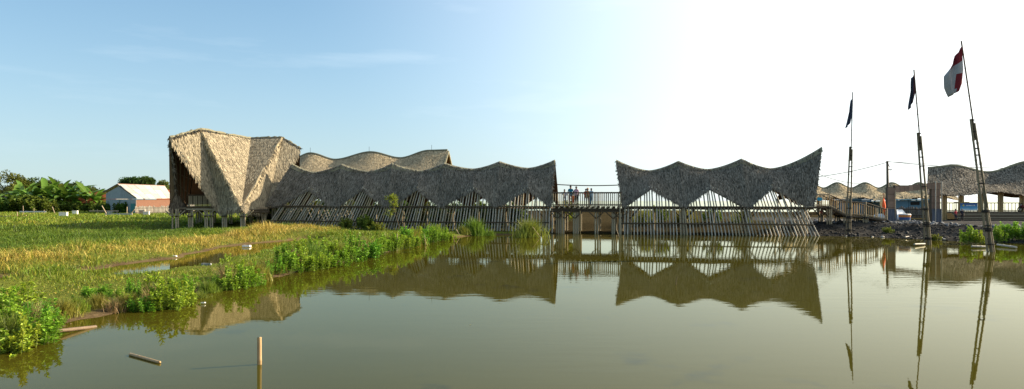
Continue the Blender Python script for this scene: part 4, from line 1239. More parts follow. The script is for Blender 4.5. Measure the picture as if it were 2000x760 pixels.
# banana plants: soft trunk and big arching torn leaves
M_banana = leaf_mat('banana_leaf', (0.16, 0.3, 0.035), 0.3, True, .2, .02, .35)
def banana(label, p, h, n=10):
    T = thing('banana_plant', label, 'banana plant', p, 'banana plants by the fence')
    b = MB(); b.tube([p, Vector(p) + Vector((.08, 0, h * .2)), Vector(p) + Vector((.1, 0, h * .36))], [.2, .18, .13], 8); b.build('trunk', mat('banana_trunk', (.2, .2, .07), (.13, .1, .05), .8, 3), T, True)
    top = Vector(p) + Vector((.1, 0, h * .34))
    for i in range(n):
        a = i * 2.4 + random.uniform(-.4, .4); el = random.uniform(.15, 1.25)
        L_ = h * random.uniform(.5, .72); w0 = random.uniform(.42, .66)
        d0 = Vector((math.cos(a) * math.cos(el), math.sin(a) * math.cos(el), math.sin(el)))
        side = Vector((-math.sin(a), math.cos(a), 0))
        vs, fs, cs = [], [], []
        N_ = 9
        pos = top.copy(); d = d0.copy()
        for k in range(N_):
            q = k / (N_ - 1)
            wq = w0 * min(1, q * 5) * (1 - max(0, (q - .75) / .25) ** 2) * (1 if 0 < k else .1)
            up = side.cross(d).normalized()
            tear = .1 * (k % 2)
            vs += [pos + side * wq * (1 - tear) - up * wq * .25, pos, pos - side * wq * (1 - tear) - up * wq * .25]
            pos = pos + d * (L_ / (N_ - 1)); d = (d + Vector((0, 0, -.12 - .1 * q))).normalized()
        for k in range(N_ - 1):
            fs += [(k * 3, k * 3 + 1, k * 3 + 4, k * 3 + 3), (k * 3 + 1, k * 3 + 2, k * 3 + 5, k * 3 + 4)]
        tt = np.array([.11, .21, .026]) * random.uniform(.7, 1.35) if random.random() < .97 else np.array([.24, .25, .05])
        np_mesh('leaf', np.array([tuple(v) for v in vs]), np.array(fs), M_banana, T, color=np.tile(tt, (len(vs), 1)))
for k, (u_, Y_, vt, lab) in enumerate(((28, 143, 356, 'banana plant beside the far left tree'), (48, 146, 350, 'banana plant over the large hedge bush'), (66, 142, 358, 'low banana plant left of the tallest one'), (88, 146, 344, 'tallest banana plant with upright leaf'), (103, 143, 352, 'banana plant just right of the tallest'), (116, 147, 346, 'banana plant in the middle of the row'), (130, 143, 351, 'banana plant right of the middle of the row'), (150, 146, 345, 'banana plant with a broad upright leaf'), (168, 143, 352, 'banana plant near the right end of the row'), (186, 141, 360, 'low yellowing banana plant before the red roof'))):
    z = CAMZ - (vt - HV) / F * Y_
    banana(lab, Vector(((u_ - 1000) / F * Y_, Y_, .5)), (z - .5) * 1.12, 17)

def quad_part(name, pts, m, parent, th=0.06):
    pts = [Vector(p) for p in pts]
    n = (pts[1] - pts[0]).cross(pts[2] - pts[0]).normalized() * th
    k = len(pts)
    b = MB(); b.add(pts + [p - n for p in pts], [tuple(range(k)), tuple(range(2 * k - 1, k - 1, -1))] + [(i, i + k, (i + 1) % k + k, (i + 1) % k) for i in range(k)])
    return b.build(name, m, parent)
M_sheet = mat('asbestos_sheet', (0.6, 0.56, 0.48), (0.42, 0.39, 0.33), .85, 3, (1, 1, 1))
M_graywall = mat('gray_sheet_wall', (0.36, 0.365, 0.355), (0.25, 0.26, 0.255), .7, 2)
M_brick = mat('brick_wall', (0.25, 0.12, 0.075), (0.17, 0.085, 0.055), .9, 8)
M_tile = mat('red_roof_tile', (0.5, 0.15, 0.06), (0.33, 0.09, 0.04), .85, 5)
M_teal = mat('teal_paint', (0.05, 0.25, 0.24), (0.04, 0.18, 0.18), .6)
M_plaster = mat('plaster', (.55, .5, .42), (.42, .38, .32), .9)
M_white = mat('white_paint', (.78, .76, .72), (.62, .6, .56), .6)
ap = px(229.4, 360.5, 128); re = px(322, 364, 137); le = px(202, 376, 131.5); rc = px(267, 387, 122.5); rf_ = px(338, 387, 131)
lw_ = px(207, 378, 131.2)
shed = thing('shed', 'grey gabled shed with pale sheet roof and brick side wall beyond the field', 'shed', (rc.x - 2, rc.y + 3, .5))
gnd = lambda p, z=.4: Vector((p.x, p.y, z))
rcw = px(265.5, 388.5, 122.8)
midb = lw_.lerp(rcw, .5)
for q0, q1 in ((0.0, .5), (.5, 1.0)):
    a0 = lw_.lerp(rcw, q0); a1_ = lw_.lerp(rcw, q1)
    zl = min(lw_.z, rcw.z) - .05
    a0.z = a1_.z = zl
    quad_part('wall_sheet', [gnd(a0), gnd(a1_), a1_, a0], M_graywall, shed)
    apx = Vector((ap.x, ap.y, ap.z - .15)); ba = midb.copy(); ba.z = zl + .04
    if q0 == 0: quad_part('wall_sheet', [a0 + Vector((0, 0, .04)), ba, Vector((ba.x, ba.y, apx.z)), Vector((a0.x, a0.y, lw_.z))], M_graywall, shed)
    else: quad_part('wall_sheet', [ba, a1_ + Vector((0, 0, .04)), Vector((a1_.x, a1_.y, rcw.z)), Vector((ba.x, ba.y, apx.z))], M_graywall, shed)
rww = px(333, 389, 130.7)
quad_part('side_wall', [gnd(rcw), gnd(rww), rww - Vector((0, 0, .1)), rcw - Vector((0, 0, .1))], M_brick, shed)
dq0, dq1 = rcw.lerp(midb, .04), rcw.lerp(midb, .3)
off = Vector((-.05, -.12, 0))
quad_part('door', [gnd(dq1) + off, gnd(dq0) + off, gnd(dq0, 2.4) + off, gnd(dq1, 2.4) + off], M_teal, shed)
for i in range(6):
    for j in range(3):
        f = lambda a, b: ap.lerp(re, a).lerp(rc.lerp(rf_, a), b)
        lift = Vector((0, 0, .05 * (2 - j) + random.uniform(0, .03)))
        quad_part('roof_sheet', [f(i / 6 + .004, (j + 1.06) / 3) + lift, f((i + .98) / 6, (j + 1.06) / 3) + lift, f((i + .98) / 6, j / 3) + lift, f(i / 6 + .004, j / 3) + lift], M_sheet, shed, .04)
back_e = le + (re - ap)
quad_part('roof_slope', [ap, re, back_e, le], M_sheet, shed, .05)
b = MB(); b.tube([ap + Vector((0, 0, .08)), re + Vector((0, 0, .08))], .1, 6); b.build('ridge_cap', mat('ridge_rust', (.3, .15, .1), (.2, .1, .07), .9), shed)
for e0, e1 in ((ap, rc), (ap, le)):
    b = MB(); b.beam(e0 + Vector((-.05, -.1, .02)), e1 + Vector((-.05, -.1, .02)), .08, .16); b.build('barge_board', M_bamboo_dark, shed)

def gable_house(label, c, ang, ln_, wd_, wall_h, roof_h, wall_m, roof_m):
    T = thing('red_roofed_house', label, 'house', c, 'houses beyond the field')
    M = Matrix.Rotation(ang, 3, 'Z'); c = Vector(c)
    W = lambda x, y, z: M @ Vector((x, y, z)) + c
    l, w_ = ln_ / 2, wd_ / 2
    for x0, y0, x1, y1 in ((-l, -w_, l, -w_), (l, w_, -l, w_)):
        quad_part('wall', [W(x0, y0, 0), W(x1, y1, 0), W(x1, y1, wall_h), W(x0, y0, wall_h)], wall_m, T, .15)
    for sx in (-1, 1):
        quad_part('gable_wall', [W(sx * l * .99, -w_ * sx, 0), W(sx * l * .99, w_ * sx, 0), W(sx * l * .99, w_ * sx, wall_h), W(sx * l * .99, 0, wall_h + roof_h * .93), W(sx * l * .99, -w_ * sx, wall_h)], wall_m, T, .12)
    for sg in (-1, 1):
        for k in range(6):
            x0, x1 = -l - .4 + (ln_ + .8) * k / 6, -l - .4 + (ln_ + .8) * (k + .985) / 6
            pts = [W(x0, sg * (w_ + .5), wall_h - .25), W(x1, sg * (w_ + .5), wall_h - .25), W(x1, 0, wall_h + roof_h), W(x0, 0, wall_h + roof_h)]
            if sg > 0: pts = pts[::-1]
            quad_part('roof_strip', pts, roof_m, T, .08)
    for x in (-l * .5, l * .4):
        quad_part('window', [W(x - .5, -w_ - .03, 1), W(x + .5, -w_ - .03, 1), W(x + .5, -w_ - .03, 2), W(x - .5, -w_ - .03, 2)], M_lash, T, .05)
    return T
gable_house('red tile roofed house behind the banana row left of the shed', ((206 - 1000) / F * 146, 146, .4), R(-12), 8, 6, 2.3, 2.0, M_plaster, M_tile)
gable_house('house with orange-red roof peeping out behind the pavilion', ((346 - 1000) / F * 158, 158, .4), R(10), 6, 5, 3.0, 1.9, M_plaster, M_tile)
gable_house('small low house hidden among hedge bushes at far left', ((20 - 1000) / F * 150, 150, .4), R(5), 6, 5, 2.2, 1.2, M_plaster, M_graywall)

M_pale = mat('pale_bamboo_fence', (.5, .38, .24), (.33, .24, .15), .8, 4, (3, 3, .5))
def picket_fence(name, label, p0, p1, h, step, m, rails=True, w_=.13):
    p0, p1 = Vector(p0), Vector(p1)
    T = thing(name, label, 'fence', p0.lerp(p1, .5), 'fences')
    n = int((p1 - p0).length / step)
    d = (p1 - p0).normalized()
    for i in range(n):
        p = p0 + d * step * i; hh = h * random.uniform(.88, 1.08)
        bamboo('picket', p - Vector((0, 0, .1)), p + Vector((random.uniform(-.03, .03), 0, hh)), w_ / 2 * random.uniform(.8, 1.1), m, T, 3)
    for z in ((.3, .8) if rails else ()):
        bamboo('rail', p0 + Vector((0, -.09, h * z)), p1 + Vector((0, -.09, h * z)), .045, M_bamboo_dark, T)
picket_fence('bamboo_fence', 'pale bamboo picket fence along the far edge of the field', ((-8 - 1000) / F * 138, 138, .5), ((186 - 1000) / F * 140, 140, .5), 1.45, .19, M_pale, w_=.2)
picket_fence('bamboo_fence', 'grey bamboo fence in front of the shed brick wall', ((264 - 1000) / F * 120.5, 120.5, .5), ((345 - 1000) / F * 126, 126, .5), 1.45, .17, M_bamboo_gray, w_=.17)

M_redpaint = mat('red_paint', (.5, .08, .05), (.35, .05, .03), .7)
def barrier(label, u0, u1, v, Y_, posts, m=M_white, red=None):
    p0, p1 = px(u0, v, Y_), px(u1, v, Y_)
    T = thing('plank_barrier', label, 'barrier', (p0.x, Y_, .5), 'rough plank barriers in the field')
    if red:
        pm = px(red, v, Y_)
        b = MB(); b.beam(p0, pm, .06, .26); b.build('plank', m, T)
        b = MB(); b.beam(pm + Vector((.01, 0, 0)), p1, .06, .26); b.build('plank', M_redpaint, T)['label'] = 'red painted end of the plank'
    else:
        b = MB(); b.beam(p0, p1, .06, .2); b.build('plank', m, T)
    for up, vt in posts:
        q = px(up, vt, Y_)
        bamboo('post', (q.x, Y_ + .1, .3), (q.x + random.uniform(-.1, .1), Y_ + .1, q.z), .06, M_pale, T, 3)
barrier('plank barrier with red end at the left edge of the field', -6, 49, 423.5, 98, ((3, 430), (33, 414), (50, 420)), M_pale, 24)
barrier('white plank barrier behind the red-ended one', 38, 90, 413.5, 118, ((45, 402), (65, 407), (86, 410)))
barrier('long pale plank barrier near the field hedge', 174, 232, 412, 124, ((190, 409), (228, 411)), M_pale)
barrier('grey plank barrier with crossed sticks in mid field', 205, 258, 418, 104, ((207, 414), (257, 415), (247, 404)), M_graywall)
for lab, (u0, v0), (u1, v1), Y_ in (('leaning pole at the crossed-stick barrier', (208, 418), (199, 402), 104), ('slanting stick propped against the grey barrier', (189, 432), (207, 421), 102), ('short white stick leaning at the right barrier end', (256, 417), (263, 409), 104), ('leaning white stake before the pale fence', (107, 417), (102, 404), 116), ('thin stake in the shaded strip below the boxes', (158, 450), (157, 436), 68), ('short stake in the shaded strip at far left', (28, 456), (28, 441), 66), ('small stake beside the shaded strip', (236, 452), (235, 443), 70)):
    a_, b_ = px(u0, v0, Y_), px(u1, v1, Y_)
    o = bamboo('stick', a_, b_, .07 if Y_ > 90 else .04, M_pale, None, 3)
    tag(o, lab, 'stick', 'sticks in the field')
M_boxw = mat('box_white', (.8, .76, .68), (.66, .6, .52), .8)
M_boxb = mat('box_tan', (.42, .3, .22), (.3, .2, .15), .8)
for lab, u_, v_, Y_, w_, h_, m in (('white box nearest the camera in the field', 124, 425, 106, .95, .65, M_boxw), ('smaller white box behind the nearest white one', 147, 420, 113, .7, .6, M_boxw), ('white box on the grass before the shed', 286, 422, 108, .8, .6, M_boxw), ('tan box just behind the white box by the shed', 278, 419.5, 112, .85, .7, M_boxb), ('flat white box on the grass below the shed gable', 215, 418, 113, .9, .3, M_boxw)):
    p = gp(u_, v_, .55); p.z = .5
    T = thing('field_box', lab, 'box', p, 'boxes in the field')
    b = MB(); b.box((p.x - w_ / 2, p.y - .35, p.z - .1), (p.x + w_ / 2, p.y + .35, p.z + h_ + .1), rot=.25); b.build('body', m, T)
    b = MB(); b.box((p.x - w_ / 2 - .03, p.y - .38, p.z + h_ + .1), (p.x + w_ / 2 + .03, p.y + .38, p.z + h_ + .16), rot=.25); b.build('lid', M_boxw, T)
    b = MB(); b.box((p.x - w_ / 2 - .02, p.y - .36, p.z - .2), (p.x + w_ / 2 + .02, p.y + .36, p.z - .1), rot=.25); b.build('base', M_boxb, T)

# ------------------------------------------------------------------ flagpoles of lashed bamboo with hanging flags
M_red = mat('flag_red', (.2, .018, .024), (.14, .012, .016), .85, 3)
M_flagw = mat('flag_white', (.36, .33, .32), (.28, .26, .26), .85, 3)
M_flagd = mat('flag_dark', (.06, .065, .09), (.04, .04, .06), .85, 3)
M_polecane = mat('aged_cane', (.24, .19, .115), (.12, .095, .06), .6, 5, (4, 4, .5))
def flagpole(label, base, top, stages, group='bamboo flagpoles in the pond'):
    """stages: fractions of the height where the bundle changes: thick bundle, paired canes, thin mast"""
    base, top = Vector(base), Vector(top)
    T = thing('bamboo_flagpole', label, 'flagpole', base, group)
    P = lambda q: base.lerp(top, q)
    q1, q2 = stages
    for i, (dx, dy) in enumerate(((-.17, 0), (.15, .03), (0, -.1), (.04, .12))):
        w0 = 1.0 if i < 2 else .8
        hi = (q2, q2 * .97, q1 * .55, q1 * .8)[i]
        bamboo('cane', P(-.06) + Vector((dx * w0 * 1.25, dy, 0)), P(hi) + Vector((dx * .62 + (.0 if i < 2 else .05), dy * .4, 0)), .062 - .008 * (i > 1), M_polecane, T)
    bamboo('cane', P(q2 * .84) + Vector((.0, .05, 0)), P(q2 * 1.0) + Vector((.0, .04, 0)), .055, M_polecane, T)
    bamboo('mast', P(q2 * .86) + Vector((0, -.03, 0)), top, .042, M_bamboo_dark, T)
    n = 0
    for q in [x_ * random.uniform(.93, 1.07) for x_ in (.035, .1, .115, .13, .2, .31, .43)] + [q2 - .14, q2 - .06, q2 - .005]:
        if q > q2: continue
        r = .27 - .14 * min(1, q / q2) + random.uniform(-.01, .015)
        b = MB(); h_ = random.choice((.03, .05, .08)) if q < .3 else .03
        ring = [(P(q) + Vector((math.cos(a) * r, math.sin(a) * r * .6, 0))) for a in np.linspace(0, 2 * math.pi, 10, endpoint=False)]
        b.add([p + Vector((0, 0, -h_)) for p in ring] + [p + Vector((0, 0, h_)) for p in ring], [(k, (k + 1) % 10, (k + 1) % 10 + 10, k + 10) for k in range(10)] + [tuple(range(10, 20)), tuple(range(9, -1, -1))])
        b.build('lashing', M_lash, T)
    return T
POLES = [((1657, 462), (1665.5, 180), 59.7, (.35, .62), 'left flagpole of lashed bamboo, upright, nearest the ramp'),
         ((1813, 479), (1785, 136), 47.2, (.35, .64), 'middle leaning flagpole of lashed bamboo before the brown gate'),
         ((1936, 493), (1877.5, 80), 40.6, (.38, .63), 'right and tallest-looking leaning flagpole of lashed bamboo')]
tops = []
for (ub, vb), (ut, vt), Y_, st, lab in POLES:
    b_, t_ = px(ub, vb, Y_), px(ut, vt, Y_)
    b_.z = 0
    flagpole(lab, b_, t_, st); tops.append((b_, t_, Y_))
def flag(label, rows, Y_, mfun, mats, ripple=.12):
    "cloth sheet: rows of photo-plane points from hoist to fly, top to bottom, with folds in depth"
    b = MB()
    n, m = len(rows), len(rows[0])
    # refine
    K = 4
    def at(i, j):
        i0 = min(int(i), n - 2); j0 = min(int(j), m - 2); a = i - i0; c_ = j - j0
        p = [np.array(rows[i0][j0]), np.array(rows[i0][j0 + 1]), np.array(rows[i0 + 1][j0]), np.array(rows[i0 + 1][j0 + 1])]
        q = p[0] * (1 - a) * (1 - c_) + p[1] * (1 - a) * c_ + p[2] * a * (1 - c_) + p[3] * a * c_
        return q
    NI, NJ = (n - 1) * K + 1, (m - 1) * K + 1
    for i in range(NI):
        for j in range(NJ):
            q = at(i / K, j / K * .86)
            p = px(q[0], q[1], Y_ - .06); fx = j / (NJ - 1)
            p.y += ripple * math.sin(fx * 11 + i * .25) * (.2 + fx) + fx * .25
            b.v.append(tuple(p))
    for i in range(NI - 1):
        for j in range(NJ - 1):
            b.f.append((i * NJ + j, i * NJ + j + 1, (i + 1) * NJ + j + 1, (i + 1) * NJ + j)); b.m.append(mfun(i / (NI - 1), j / (NJ - 1)))
    o = b.build('flag', mats, None, True)
    md = o.modifiers.new('cloth thickness', 'SOLIDIFY'); md.thickness = .012
    return tag(o, label, 'flag', 'flags on the bamboo poles')
flag('red and white flag hanging limp from the right flagpole', [[(1879, 90), (1872, 104), (1866, 117)], [(1880.5, 112), (1868, 124), (1857, 135)], [(1882, 135), (1864, 139), (1844, 151)], [(1879, 163), (1862, 166), (1848, 172)], [(1873, 178), (1864, 184), (1857, 191)]], 40.6,
     lambda i, j: 0 if (i < .26 and j < 1.1) or (i > .5 and j < .32 - .2 * (i - .5)) else 1, [M_red, M_flagw])
flag('dark folded flag clinging to the middle flagpole', [[(1785.5, 146), (1784, 150), (1783, 156)], [(1787, 166), (1783, 172), (1780, 182)], [(1788, 182), (1783, 192), (1777.5, 206)], [(1784, 196), (1781, 208), (1779, 216)]], 47.2,
     lambda i, j: 0 if j < .3 else 1, [mat('flag_maroon', (.1, .03, .035), (.06, .02, .025), .9, 3), M_flagd])
flag('dark navy flag hanging from the left flagpole', [[(1665.5, 190), (1664.5, 194), (1663.5, 200)], [(1666, 206), (1662, 212), (1659, 222)], [(1665.5, 222), (1660, 232), (1655, 244)], [(1661, 240), (1657, 246), (1654, 252)]], 59.7, lambda i, j: 0, [M_flagd])

# ------------------------------------------------------------------ ramp from the right hall down to the bank
YR = 63.0
ramp = thing('ramp', 'bamboo ramp with slatted railings descending from the right hall to the bank', 'ramp', px(1655, 440, YR))
path = [(1588, 403), (1619, 403), (1652, 420), (1690, 422), (1731, 430)]
railp = [(1588, 380), (1619, 380), (1652, 394.5), (1690, 396), (1731, 409)]
for row, dy in ((0, 0.0), (1, 1.7)):
    Yk = YR + dy
    pts = [px(u_, v_, Yk) if dy == 0 else Vector((px(u_, v_, YR).x, Yk, px(u_, v_, YR).z)) for u_, v_ in path]
    rpt = [px(u_, v_, Yk) if dy == 0 else Vector((px(u_, v_, YR).x, Yk, px(u_, v_, YR).z)) for u_, v_ in railp]
    for k in range(4):
        bamboo('handrail', rpt[k], rpt[k + 1], .055, M_bamboo_dark if k else M_bamboo, ramp)
        bamboo('stringer', pts[k] - Vector((0, 0, .12)), pts[k + 1] - Vector((0, 0, .12)), .1, M_bamboo_dark, ramp)
        bamboo('lower_rail', pts[k] + Vector((0, 0, .12)), pts[k + 1] + Vector((0, 0, .12)), .035, M_bamboo, ramp)
        nb = int((pts[k + 1] - pts[k]).length / .2)
        for i in range(nb):
            q = (i + .5) / nb
            bamboo('baluster', pts[k].lerp(pts[k + 1], q), rpt[k].lerp(rpt[k + 1], q), .026, M_bamboo_gold if random.random() < .4 else M_bamboo, ramp, 3)
    for k in (1, 2, 3, 4):
        p = pts[k]
        g = float(terrain(np.array([p.x]), np.array([p.y]))[0])
        bamboo('post', (p.x, p.y - .08, g - .3), rpt[k] + Vector((0, -.08, .1)), .065, M_bamboo, ramp)
        if k < 4:
            bamboo('post', (p.x + .18, p.y - .05, g - .3), p + Vector((.18, -.05, 0)), .075, M_bamboo, ramp)
            bamboo('post', (p.x - .16, p.y, g - .3), p + Vector((-.16, 0, 0)), .075, M_bamboo, ramp)
            b = MB(); b.tube([p + Vector((0, -.06, -.2)), p + Vector((0, -.06, -.08))], .24, 9); b.build('lashing', M_lash, ramp)
    p = pts[1]
    for sg in (-1, 1): bamboo('strut', p + Vector((0, -.05, -1.0)), p + Vector((sg * .8, -.05, -.15)), .05, M_bamboo_dark, ramp, 3)
for k in range(4):
    p0, p1 = px(*path[k], YR), px(*path[k + 1], YR)
    n = max(2, int((p1 - p0).length / .3))
    for i in range(n):
        a_, b_ = p0.lerp(p1, i / n), p0.lerp(p1, (i + .93) / n)
        quad_part('plank', [a_, b_, b_ + Vector((0, 1.7, 0)), a_ + Vector((0, 1.7, 0))], M_deck, ramp, -.05)
b = MB(); c0 = px(1601, 389, YR - .05)
b.add([c0 + Vector((math.cos(a) * .24, 0, math.sin(a) * .16)) for a in np.linspace(0, 6.283, 14, endpoint=False)] + [c0 + Vector((math.cos(a) * .24, -.03, math.sin(a) * .16)) for a in np.linspace(0, 6.283, 14, endpoint=False)],
      [tuple(range(14)), tuple(range(27, 13, -1))] + [(k, k + 14, (k + 1) % 14 + 14, (k + 1) % 14) for k in range(14)])
tag(b.build('blue_plaque', mat('blue_plaque_paint', (.03, .3, .45), (.02, .22, .36), .5)), 'small blue oval plaque on the upper ramp railing', 'plaque')

# orange banner flag by the ramp foot
fo = px(1727, 432, 65.0)
T = thing('banner_flag', 'orange-red banner flag drooping on a short stick at the ramp foot', 'flag', fo)
bamboo('stick', fo - Vector((0, 0, .2)), px(1727, 376, 65), .03, M_bamboo, T)
b = MB()
rows = [[(1727, 377), (1725, 381)], [(1729, 390), (1720, 392)], [(1731, 402), (1719, 400)], [(1729, 412), (1722, 407)], [(1727.5, 421), (1726, 418)]]
for i, r in enumerate(rows):
    for j in range(4):
        q = j / 3; u_ = r[0][0] * (1 - q) + r[1][0] * q; v_ = r[0][1] * (1 - q) + r[1][1] * q
        p = px(u_, v_, 64.9); p.y += .1 * math.sin(i * 1.2 + j * 2); b.v.append(tuple(p))
for i in range(4):
    for j in range(3): b.f.append((i * 4 + j, i * 4 + j + 1, i * 4 + j + 5, i * 4 + j + 4)); b.m.append(0 if j < 2 else 1)
o = b.build('cloth', [mat('banner_orange', (.75, .13, .04), (.6, .09, .03), .8), mat('banner_cream', (.7, .55, .3), (.6, .42, .2), .8)], T, True)
md = o.modifiers.new('thickness', 'SOLIDIFY'); md.thickness = .015

# ------------------------------------------------------------------ brown gate with tarpaulin skirts
YG = 70.0
M_ply = mat('brown_plywood', (.3, .2, .14), (.21, .14, .1), .85, 3)
M_tarp = mat('blue_gray_tarp', (.1, .11, .135), (.065, .073, .092), .6, 3)
gate = thing('gate', 'brown panelled gate frame with blue-grey tarpaulin skirts on the bank', 'gate', px(1788, 432, YG))
def gbox(name, u0, u1, v0, v1, m, y0=0.0, y1=.5, par=gate):
    a_, b_ = px(u0, v1, YG), px(u1, v0, YG)
    b = MB(); b.box((a_.x, YG + y0, a_.z), (b_.x, YG + y1, b_.z)); return b.build(name, m, par)
for u0, u1, vt in ((1734, 1748.5, 366), (1820, 1836.5, 357)):
    gbox('pillar', u0 + .6, u1 - .6, vt, 436, M_bamboo_dark, .06, .5)
    for k in range(4):
        v0 = vt + 1 + k * 13; gbox('panel', u0, u1, v0, v0 + 12.3, M_ply, 0, .06)
    # draped tarpaulin round the foot
    b = MB(); N_ = 12
    for i in range(6):
        v_ = 408 + i * 5.2
        for j in range(N_):
            u_ = u0 - 1.5 + (u1 - u0 + 3) * j / (N_ - 1)
            p = px(u_, v_, YG); p.y = YG - .09 - .05 * math.sin(j * 1.7 + i * .9) - .02 * i; b.v.append(tuple(p))
    for i in range(5):
        for j in range(N_ - 1): b.f.append((i * N_ + j, i * N_ + j + 1, (i + 1) * N_ + j + 1, (i + 1) * N_ + j)); b.m.append(0)
    b.build('tarpaulin', M_tarp, gate, True)
n = 8
for k in range(n):
    u0 = 1749 + (1820 - 1749) * k / n; u1 = 1749 + (1820 - 1749) * (k + .94) / n
    vt = 364.5 - 7.5 * (k + .5) / n
    gbox('lintel_panel', u0, u1, vt, vt + 12, M_ply, 0, .06)
gbox('lintel', 1749, 1820, 362, 369, M_bamboo_dark, .07, .45)
for u_ in (1827, 1839):
    bamboo('pole', px(u_, 436, YG - .15), px(u_ + .5, 354, YG - .15), .05, M_bamboo_gray, gate)
bamboo('pole', px(1748.5, 436, YG - .12), px(1748.5, 372, YG - .12), .045, M_bamboo, gate)

# ------------------------------------------------------------------ utility pole and wires
YU = 88.0
up0, up1 = px(1735, 428, YU), px(1733, 314.5, YU)
T = thing('utility_pole', 'dark slim utility pole standing behind the brown gate', 'utility pole', up0)
b = MB(); b.tube([up0 - Vector((0, 0, .5)), up1], [.19, .13], 9); b.build('shaft', M_bamboo_dark, T, True)
b = MB(); b.beam(px(1733, 317, YU - .2), px(1737.5, 326, YU - .2), .05, .06); b.build('bracket', M_lash, T)
b = MB(); b.tube([px(1735, 331, YU - .2), px(1739, 332, YU - .2), px(1743, 331, YU - .2)], [.03, .07, .03], 6); b.build('insulator', M_lash, T)
def wire(label, a_, c_, sag, r=.022):
    r *= 1.7
    a_, c_ = Vector(a_), Vector(c_)
    b = MB(); b.tube([a_.lerp(c_, k / 24) - Vector((0, 0, sag * 4 * (k / 24) * (1 - k / 24))) for k in range(25)], r, 5)
    tag(b.build('overhead_wire', M_lash, None, True), label, 'wire', 'overhead wires')
wire('overhead wire running right from the utility pole past the flagpoles', px(1733, 315.5, YU), px(2040, 327, 84), .35)
wire('second overhead wire running right above the waterside hall', px(1733, 316, YU), px(2040, 321, 92), .2, .014)
wire('overhead wire sloping left from the utility pole to the right hall tip', px(1733, 317, YU), px(1560, 349, 86), .3)
wire('lower wire sloping from the right hall towards the far wavy roof', px(1598, 340, 70), px(1680, 359, 90), .2, .016)
wire('slack wire crossing the gap above the footbridge', px(1060, 358.5, 72), px(1230, 360.5, 70), .16, .03)

# ------------------------------------------------------------------ things on and behind the right bank
# striped box
cb = px(1767, 437, 64.5)
T = thing('striped_bin', 'white-topped bin with orange and blue stripes on the black bank', 'bin', cb)
z0 = float(terrain(np.array([cb.x]), np.array([cb.y]))[0]) - .05
w0 = .42
for nm, za, zb, ra, rb, m in (('base', 0, .22, .44, .46, mat('bin_gray', (.25, .26, .24), (.2, .2, .19), .8)), ('blue_band', .22, .45, .46, .48, mat('bin_blue', (.04, .1, .28), (.03, .08, .22), .6)), ('orange_band', .45, .66, .48, .5, mat('bin_orange', (.5, .2, .05), (.4, .15, .04), .6)), ('lid', .66, .76, .54, .46, M_white)):
    b = MB(); b.tube([(cb.x, cb.y, z0 + za), (cb.x, cb.y, z0 + zb)], [ra, rb], 12); b.build(nm, m, T)
# white car half hidden behind the gate
YC = 80.0
cc_ = px(1741, 425, YC)
T = thing('parked_car', 'white parked car half hidden behind the brown gate', 'car', cc_)
gz = float(terrain(np.array([cc_.x]), np.array([cc_.y]))[0])
def car(T, x, y, z, L_=4.0):
    prof_ = [(-2.0, .35), (-2.0, .8), (-1.5, .95), (-.9, 1.0), (-.45, 1.45), (.9, 1.48), (1.5, 1.0), (1.95, .9), (2.0, .35)]
    b = MB(); k = len(prof_)
    for yy, sc in ((-.8, .97), (-.7, 1.0), (.7, 1.0), (.8, .97)):
        b.v += [(x + a_ * sc, y + yy * (1 if c_ < 1 else .85), z + c_) for a_, c_ in prof_]
    for r in range(3): b.f += [(r * k + i, r * k + (i + 1) % k, (r + 1) * k + (i + 1) % k, (r + 1) * k + i) for i in range(k)]
    b.f += [tuple(range(k - 1, -1, -1)), tuple(3 * k + i for i in range(k))]; b.m = [0] * len(b.f)
    b.build('body', mat('car_white', (.75, .75, .74), (.7, .7, .7), .3, spec=.5), T, True)
    for x0, x1, x2, x3 in ((-.75, .1, .1, -.45), (.2, 1.25, .85, .2)):
        quad_part('window', [(x + x0, y - .84, z + 1.02), (x + x1, y - .84, z + 1.02), (x + x2, y - .72, z + 1.38), (x + x3, y - .72, z + 1.38)], M_lash, T, .02)
    for wx in (-1.3, 1.3):
        for wy in (-.78, .78):
            w = MB(); w.tube([(x + wx, y + wy - .1, z + .32), (x + wx, y + wy + .1, z + .32)], .32, 14); o = w.build('wheel', M_lash, T)
            h = MB(); sg = -1 if wy < 0 else 1; h.tube([(x + wx, y + wy + sg * .1, z + .32), (x + wx, y + wy + sg * .13, z + .32)], .18, 10); h.build('hub', M_graywall, o)
car(T, cc_.x, cc_.y, gz - .25)
T.rotation_euler.z = R(-80)
# low blue sheds and plank fence behind
M_blue = mat('blue_gray_wall', (.1, .19, .24), (.08, .15, .19), .7, 1.5)
M_lblue = mat('light_blue_sheet', (.22, .42, .48), (.18, .35, .4), .6)
def low_shed(label, u0, u1, vt, Y_, m, m2):
    a_, c_ = px(u0, vt, Y_), px(u1, vt, Y_)
    T = thing('low_shed', label, 'shed', ((a_.x + c_.x) / 2, Y_, .8), 'low sheds behind the gate')
    n = max(3, int((c_.x - a_.x) / 1.6))
    for k in range(n):
        x0, x1 = a_.x + (c_.x - a_.x) * k / n, a_.x + (c_.x - a_.x) * (k + .97) / n
        b = MB(); b.box((x0, Y_, .4), (x1, Y_ + .1, a_.z - .25)); b.build('wall_panel', m, T)
        if k % 2: b = MB(); b.box((x0 + .3, Y_ - .04, a_.z - 1.0), (x1 - .3, Y_, a_.z - .5)); b.build('window', M_lash, T)
    b = MB(); b.box((a_.x - .3, Y_ - .5, a_.z - .22), (c_.x + .3, Y_ + 3, a_.z - .08)); b.build('roof', m2, T)
    b = MB(); b.box((a_.x, Y_ + 2.6, .4), (c_.x, Y_ + 2.7, a_.z - .25)); b.build('rear_wall', m, T)
low_shed('long blue-grey shed seen through the brown gate', 1749, 1826, 388, 112, M_blue, M_lblue)
low_shed('dark blue-grey shed behind the ramp railing', 1640, 1700, 387.5, 115, M_blue, M_blue)
